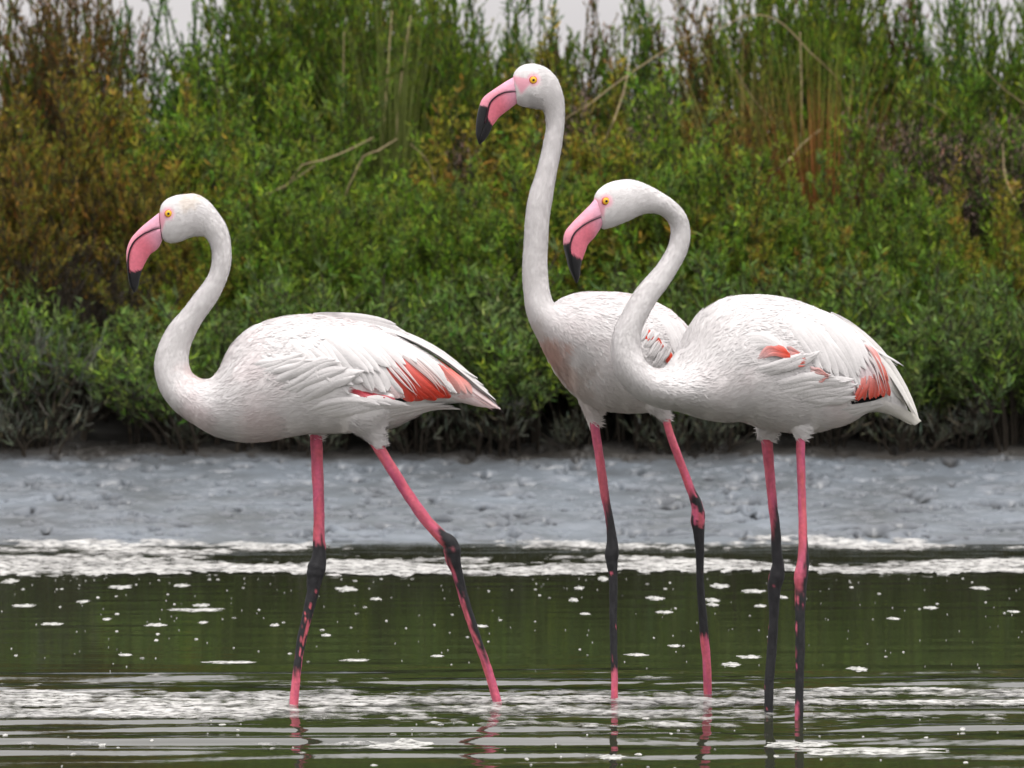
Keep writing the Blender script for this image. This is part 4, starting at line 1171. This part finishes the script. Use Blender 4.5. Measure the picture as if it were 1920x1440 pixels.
kind('tall', 'tamarisk_shrub', 'tall green feathery shrub', 'tall green shrubs at the top of the bank', 4,
     H=1.70, R=0.44, nstem=30, nbr=30, nleaf=24000, llen=0.021, lwid=0.0060, curl=.5, pal=[G1, G3, G2, (.05, .12, .03), OL1], low=.2, brl=.12, upright=1.0, spread_=.95, spire=True, bare=.35)
kind('spire', 'tamarisk_shrub', 'sparse tall shrub of thin green spires', 'sparse spire shrubs', 3,
     H=1.75, R=0.42, nstem=15, nbr=44, nleaf=11000, llen=0.020, lwid=0.0058, curl=.3, pal=[G3, (.07, .12, .05), G1], low=.2, brl=.052, upright=1.1, spread_=1.0, spire=True, bare=.4)
kind('brown', 'tamarisk_shrub', 'tall reddish-brown feathery shrub', 'tall reddish-brown shrubs', 2,
     H=1.70, R=0.36, nstem=30, nbr=30, nleaf=18000, llen=0.019, lwid=0.0056, curl=.4, pal=[RU2, RU1, (.10, .07, .03), (.08, .10, .03), G3], low=.2, brl=.10, upright=1.1, spread_=.9, spire=True, bare=.35)
kind('dry', 'dry_shrub', 'withered grey-mauve twiggy shrub', 'withered grey-mauve shrubs', 2,
     H=1.0, R=0.34, nstem=28, nbr=34, nleaf=5500, llen=0.018, lwid=0.0040, curl=.3, pal=[MV1, MV2, (.22, .14, .10)], low=.25, brl=.18, upright=.9, spread_=.9, tw=.003)
kind('dead', 'bare_shrub', 'dark leafless thicket in the shaded hollow', 'bare dark thickets', 2,
     H=0.75, R=0.36, nstem=26, nbr=18, nleaf=260, llen=0.03, lwid=0.004, curl=.4, pal=[(.05, .045, .035), (.04, .05, .03)], low=.1, brl=.3, upright=.6, spread_=1.1, tw=.0028)
kind('curl', 'withered_sprig', 'small grey-green withered sprig curling over the mud edge', 'withered sprigs at the mud edge', 3,
     H=0.22, R=0.20, nstem=9, nbr=7, nleaf=330, llen=0.030, lwid=0.0040, curl=1.6, pal=[(.11, .13, .09), (.08, .085, .065), (.15, .17, .13)], low=.1, brl=.5, upright=.4, spread_=1.2, tw=.0028)

prng = np.random.default_rng(21)
ZONES = [(230, "beyond the striding flamingo's bill"), (310, "behind the striding flamingo's bill"), (440, "behind the striding flamingo's neck"), (580, "behind the striding flamingo's shoulder"), (720, "behind the striding flamingo's rump"),
         (900, "behind the striding flamingo's tail"), (980, "between the striding and the tallest flamingo"), (1080, "behind the tallest flamingo's neck"), (1180, "behind the tallest flamingo's body"), (1300, "behind the hook-necked flamingo's head and neck"),
         (1440, "behind the hook-necked flamingo's shoulder"), (1580, "behind the hook-necked flamingo's rump"), (1720, "behind the hook-necked flamingo's tail"), (9999, "well past the hook-necked flamingo's tail")]

def plant(key, px, Yp, h, tint=(1, 1, 1), wide=1.0, sink=0.0):
    """a shrub whose root is at photo column px, depth Yp, height h metres."""
    kd = KINDS[key]
    x = (px - 960) / FPX * (Yp - CAM[1])
    z = float(bank_h(np.array([x]), np.array([Yp]))[0]) - 0.02 - sink
    s = h / kd['H']
    root = bpy.data.objects.new(kd['name'], None); col.objects.link(root)
    root.location = (x, Yp, z); root.rotation_euler = (0, 0, prng.uniform(0, 6.28)); root.scale = (s * wide, s * wide, s)
    root.empty_display_size = .1
    tag(root, kd['label'] + ' ' + next(z_ for lim, z_ in ZONES if px < lim), 'shrub', kd['group'])
    ms, ml = kd['m'][prng.integers(len(kd['m']))]
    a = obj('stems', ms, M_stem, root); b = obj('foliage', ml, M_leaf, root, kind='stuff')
    v = prng.uniform(.88, 1.12)
    b.color = (tint[0] * v, tint[1] * v, tint[2] * v, 1); a.color = (1, 1, 1, 1)
    return root

# front row along the mud
for px, h in [(-330, .5), (-190, .55), (-90, .58), (-12, .62), (300, .50), (345, .40), (400, .58), (480, .42), (540, .60), (625, .45), (690, .62), (780, .46), (850, .58), (930, .44), (1010, .62), (1100, .46), (1180, .60),
              (1260, .48), (1345, .62), (1425, .44), (1505, .60), (1590, .66), (1670, .45), (1745, .62), (1830, .48), (1920, .62), (2030, .55), (2130, .55), (2250, .5)]:
    plant('front', px + prng.uniform(-18, 18), 6.56 + prng.uniform(-.14, .14), h * prng.uniform(.9, 1.1), wide=prng.uniform(.9, 1.2))
for px in (20, 65, 345, 590, 790, 930, 1065, 1240, 1345, 1560, 1690, 1790):
    plant('curl', px + prng.uniform(-20, 20), 6.34 + prng.uniform(-.06, .10), prng.uniform(.14, .26), wide=prng.uniform(.9, 1.3))
for px, h in ((45, .50), (105, .44), (255, .34)):
    plant('curl', px, 6.5, h, wide=.7)
for px in (130, 175, 225, 60):
    plant('dead', px, 6.98, .70)
# second row
for px, kx, h in [(-380, 'rust', .95), (-240, 'rust', 1.0), (-110, 'rust', 1.0), (10, 'rust', .98), (115, 'rust', 1.02), (205, 'rust', 1.05), (300, 'rust', .95), (395, 'olive', .90), (480, 'green', .92), (560, 'green', .86), (640, 'green', .88), (720, 'green', .86), (800, 'green', .90),
                  (880, 'green', .92), (960, 'green', .95), (1040, 'green', .98), (1120, 'olive', 1.02), (1200, 'green', 1.10), (1285, 'green', 1.16), (1350, 'green', 1.02), (1430, 'green', .88), (1510, 'green', .84), (1590, 'green', .86), (1660, 'green', .84),
                  (1740, 'green', .88), (1820, 'olive', .86), (1900, 'olive', .88), (1990, 'green', .9), (2100, 'green', .95), (2220, 'green', .95), (2340, 'olive', .95)]:
    plant(kx, px + prng.uniform(-12, 12), (7.40 if 60 < px < 260 else 7.15) + prng.uniform(-.12, .12), h * prng.uniform(.94, 1.06))
# filling between
for px, kx, h in [(345, 'olive', .72), (440, 'green', .75), (600, 'green', .75), (760, 'green', .75), (920, 'green', .8), (1080, 'green', .8), (1240, 'green', .85), (1400, 'olive', .8), (1480, 'green', .74), (1560, 'olive', .72), (1700, 'green', .74), (1780, 'green', .75), (1870, 'olive', .75)]:
    plant(kx, px + prng.uniform(-12, 12), 6.92 + prng.uniform(-.06, .06), h)
# dry shrubs and the shrubs between rows
for px, Yp, h in [(1700, 7.5, 1.05), (1745, 7.45, 1.0), (1890, 7.5, 1.0), (1850, 7.6, 1.02), (1140, 7.7, 1.1), (950, 7.8, 1.0)]:
    plant('dry', px, Yp, h)
for px, kx, h in [(-200, 'rust', 1.15), (0, 'rust', 1.2), (90, 'rust', 1.25), (180, 'olive', 1.2), (270, 'olive', 1.15), (350, 'green', 1.15), (430, 'green', 1.15), (520, 'green', 1.15), (610, 'green', 1.1), (880, 'olive', 1.15), (990, 'olive', 1.2), (1060, 'olive', 1.25), (1330, 'rust', 1.15),
                  (1620, 'green', 1.15), (1780, 'green', 1.15), (1930, 'green', 1.1), (2050, 'green', 1.15), (2200, 'green', 1.15)]:
    plant(kx, px, 7.75 + prng.uniform(-.12, .12), h)
# tall rows at the top of the bank: root column, kind, height
for px, kx, Yp, h in [(-330, 'tall', 8.6, 1.6), (-180, 'brown', 8.5, 1.6), (-70, 'brown', 8.6, 1.42), (20, 'tall', 8.6, 1.38), (90, 'brown', 8.4, 1.62), (150, 'brown', 8.5, 1.66), (240, 'spire', 8.7, 1.50), (320, 'spire', 8.6, 1.62), (390, 'spire', 8.6, 1.66), (430, 'spire', 8.9, 1.6),
                      (480, 'tall', 8.4, 1.72), (540, 'tall', 8.6, 1.80), (600, 'tall', 8.5, 1.74), (660, 'tall', 8.4, 1.70), (720, 'tall', 8.6, 1.76), (790, 'tall', 8.5, 1.72), (850, 'tall', 8.4, 1.66), (900, 'spire', 8.6, 1.62), (965, 'spire', 8.5, 1.64), (1030, 'tall', 8.7, 1.50), (1090, 'brown', 8.6, 1.50), (1160, 'tall', 8.6, 1.55),
                      (1230, 'spire', 8.6, 1.62), (1290, 'spire', 8.7, 1.66), (1370, 'brown', 8.5, 1.74), (1440, 'tall', 8.4, 1.78), (1500, 'tall', 8.3, 1.80), (1560, 'tall', 8.4, 1.72), (1600, 'spire', 8.8, 1.7), (1640, 'brown', 8.8, 1.72), (1700, 'brown', 8.9, 1.62), (1740, 'spire', 8.5, 1.6), (1800, 'spire', 8.5, 1.66), (1830, 'tall', 8.5, 1.62), (1880, 'tall', 8.6, 1.58),
                      (1960, 'tall', 8.6, 1.66), (2080, 'tall', 8.6, 1.7), (2220, 'tall', 8.6, 1.7), (60, 'rust', 9.4, 1.3), (260, 'olive', 9.3, 1.28), (420, 'green', 9.2, 1.3), (1200, 'green', 9.3, 1.35), (1750, 'green', 9.3, 1.35), (1020, 'green', 9.3, 1.3), (1340, 'olive', 9.3, 1.3), (1900, 'green', 9.3, 1.35), (500, 'tall', 9.0, 1.75), (570, 'tall', 9.1, 1.8), (640, 'tall', 9.0, 1.8), (700, 'tall', 9.1, 1.75), (760, 'tall', 9.0, 1.78), (830, 'tall', 9.1, 1.7), (60, 'brown', 8.9, 1.6), (120, 'brown', 9.0, 1.72), (180, 'brown', 8.8, 1.64), (1470, 'tall', 8.9, 1.8), (1540, 'tall', 8.9, 1.8), (620, 'green', 9.4, 1.35), (820, 'green', 9.4, 1.35)]:
    plant(kx, px, Yp, h, wide=.9)

# the hedge runs on to both sides
for px, kx, Yp, h in [(-500, 'rust', 7.2, 1.0), (-700, 'olive', 7.2, 1.0), (-920, 'green', 7.2, 1.0), (-480, 'brown', 8.5, 1.6), (-640, 'tall', 8.6, 1.65), (-820, 'tall', 8.5, 1.65), (-460, 'front', 6.6, .55), (-620, 'front', 6.6, .55), (-800, 'front', 6.6, .55),
                      (2480, 'green', 7.2, 1.0), (2660, 'olive', 7.2, 1.0), (2860, 'green', 7.2, 1.0), (2380, 'tall', 8.5, 1.65), (2560, 'tall', 8.6, 1.65), (2760, 'tall', 8.5, 1.65), (2380, 'front', 6.6, .55), (2540, 'front', 6.6, .55), (2720, 'front', 6.6, .55)]:
    plant(kx, px, Yp, h, wide=1.35)

# grass tussock with rusty base
def tussock(px, Yp, H, n, c0, c1, seed, label, lean=.35, w=.006, g0=.15, g1=.55, foot=.10):
    r = np.random.default_rng(seed)
    x = (px - 960) / FPX * (Yp - CAM[1]); z = float(bank_h(np.array([x]), np.array([Yp]))[0]) - .01
    k = 9; t = np.linspace(0, 1, k)
    az = r.uniform(0, 6.28, n); ou = np.stack([np.cos(az), np.sin(az), 0 * az], -1)
    hh = H * r.uniform(.5, 1.05, n); le = lean * H * r.random(n)
    C = ou[:, None] * (r.random(n) * foot)[:, None, None] + ou[:, None] * (le[:, None] * t ** 2.2)[..., None] + np.array([0, 0, 1.]) * (hh[:, None] * (t - .18 * t ** 3 * (le / H)[:, None]))[..., None]
    S = norm(np.cross(ou, [0, 0, 1.]))[:, None] * (w * (1 - .9 * t))[None, :, None]
    V = np.stack([C - S, C + S], 2).reshape(-1, 3)
    F = [(np.arange(n)[:, None, None] * (2 * k) + grid_faces(k, 2)[None]).reshape(-1, 4)]
    g = sstep(g0, g1, t)[None, :, None]
    cc = (np.array(c0) * (1 - g) + np.array(c1) * g) * r.uniform(.65, 1.3, (n, 1, 1))
    cc = np.repeat(np.broadcast_to(cc, (n, k, 3)), 2, 1).reshape(-1, 3)
    root = bpy.data.objects.new('grass_tussock', None); col.objects.link(root); root.location = (x, Yp, z)
    tag(root, label, 'grass')
    b = obj('grass_blades', mesh_from('grass_blades', V, F, cc), M_straw, root, kind='stuff')
tussock(1535, 7.62, 1.40, 520, (0.26, 0.095, 0.032), (0.12, 0.20, 0.03), 5, 'green grass tussock with a rust-red base in a gap of the shrubs', lean=.50, w=.0040, g0=.66, g1=1.0, foot=.26)
tussock(1400, 7.95, 1.35, 160, (0.20, 0.13, 0.05), (0.19, 0.17, 0.05), 6, 'arching yellowish grass tussock beside the rust-red one')
tussock(740, 8.0, 1.50, 260, (0.23, 0.17, 0.09), (0.13, 0.16, 0.04), 7, 'straw-stemmed grass tussock standing in front of the tall green shrubs')

# bent dry stalks: photo polyline, depth
STALKS = [([(600, 303), (650, 283), (700, 258)], 7.35), ([(705, 285), (745, 260)], 7.3), ([(640, 330), (643, 200), (645, 60)], 8.05), ([(742, 262), (752, 150), (770, 30)], 8.1), ([(555, 178), (580, 215), (592, 270)], 7.6), ([(405, 140), (415, 240), (425, 310)], 7.9),
          ([(440, 215), (455, 250), (470, 290)], 7.8), ([(720, 240), (728, 120), (735, 20)], 8.1), ([(1475, 305), (1505, 270), (1538, 243)], 7.5), ([(1380, 130), (1405, 175), (1428, 205)], 7.7), ([(1100, 200), (1165, 150), (1270, 80), (1340, 45)], 7.6), ([(1735, 190), (1775, 215), (1810, 255)], 7.5),
          ([(1845, 130), (1880, 165), (1920, 195)], 7.9), ([(1150, 230), (1170, 170), (1180, 120)], 7.5), ([(1500, 300), (1503, 180), (1500, 60)], 7.9), ([(1590, 240), (1592, 200), (1600, 150)], 7.9), ([(500, 365), (540, 345), (590, 310)], 7.1), ([(770, 270), (800, 300), (815, 340)], 7.2),
          ([(1905, 380), (1885, 330), (1880, 270)], 7.3), ([(1340, 60), (1400, 30), (1460, 40), (1530, 110)], 7.8)]
for i, (pl, Yp) in enumerate(STALKS):
    q = crom(pl, 16)
    C = at_Y(q, np.full(16, Yp) + np.linspace(-.05, .05, 16))
    # the hidden lower end runs down to the ground
    lo = C[np.argmin(C[:, 2])]
    if C[0, 2] > C[-1, 2]:
        C = C[::-1]
    g = float(bank_h(np.array([C[0, 0]]), np.array([C[0, 1]]))[0])
    dn = C[0] - C[4]; dn = dn / max(np.linalg.norm(dn), 1e-6)
    drop = C[0, 2] - g
    C = np.vstack([np.array([C[0, 0] + dn[0] * drop * .7, C[0, 1] + .55, g - .01]), C[0] + dn * drop * .35 + np.array([0, .35, -drop * .25]), C[0] + dn * drop * .12 + np.array([0, .12, 0]), C])
    C = crom(C, 34)
    b0 = C[0].copy()
    V, F = tube(C, np.linspace(.0036, .0018, 34), 5)
    cl = np.array([0.42, 0.33, 0.19]) * prng.uniform(.6, 1.1)
    o = obj('dry_stalk', mesh_from('dry_stalk', V - b0, F, np.tile(cl, (len(V), 1))), M_straw)
    o.location = b0
    tag(o, 'long thin dry straw-coloured stalk sticking out of the shrubs', 'stalk', 'dry stalks among the shrubs')
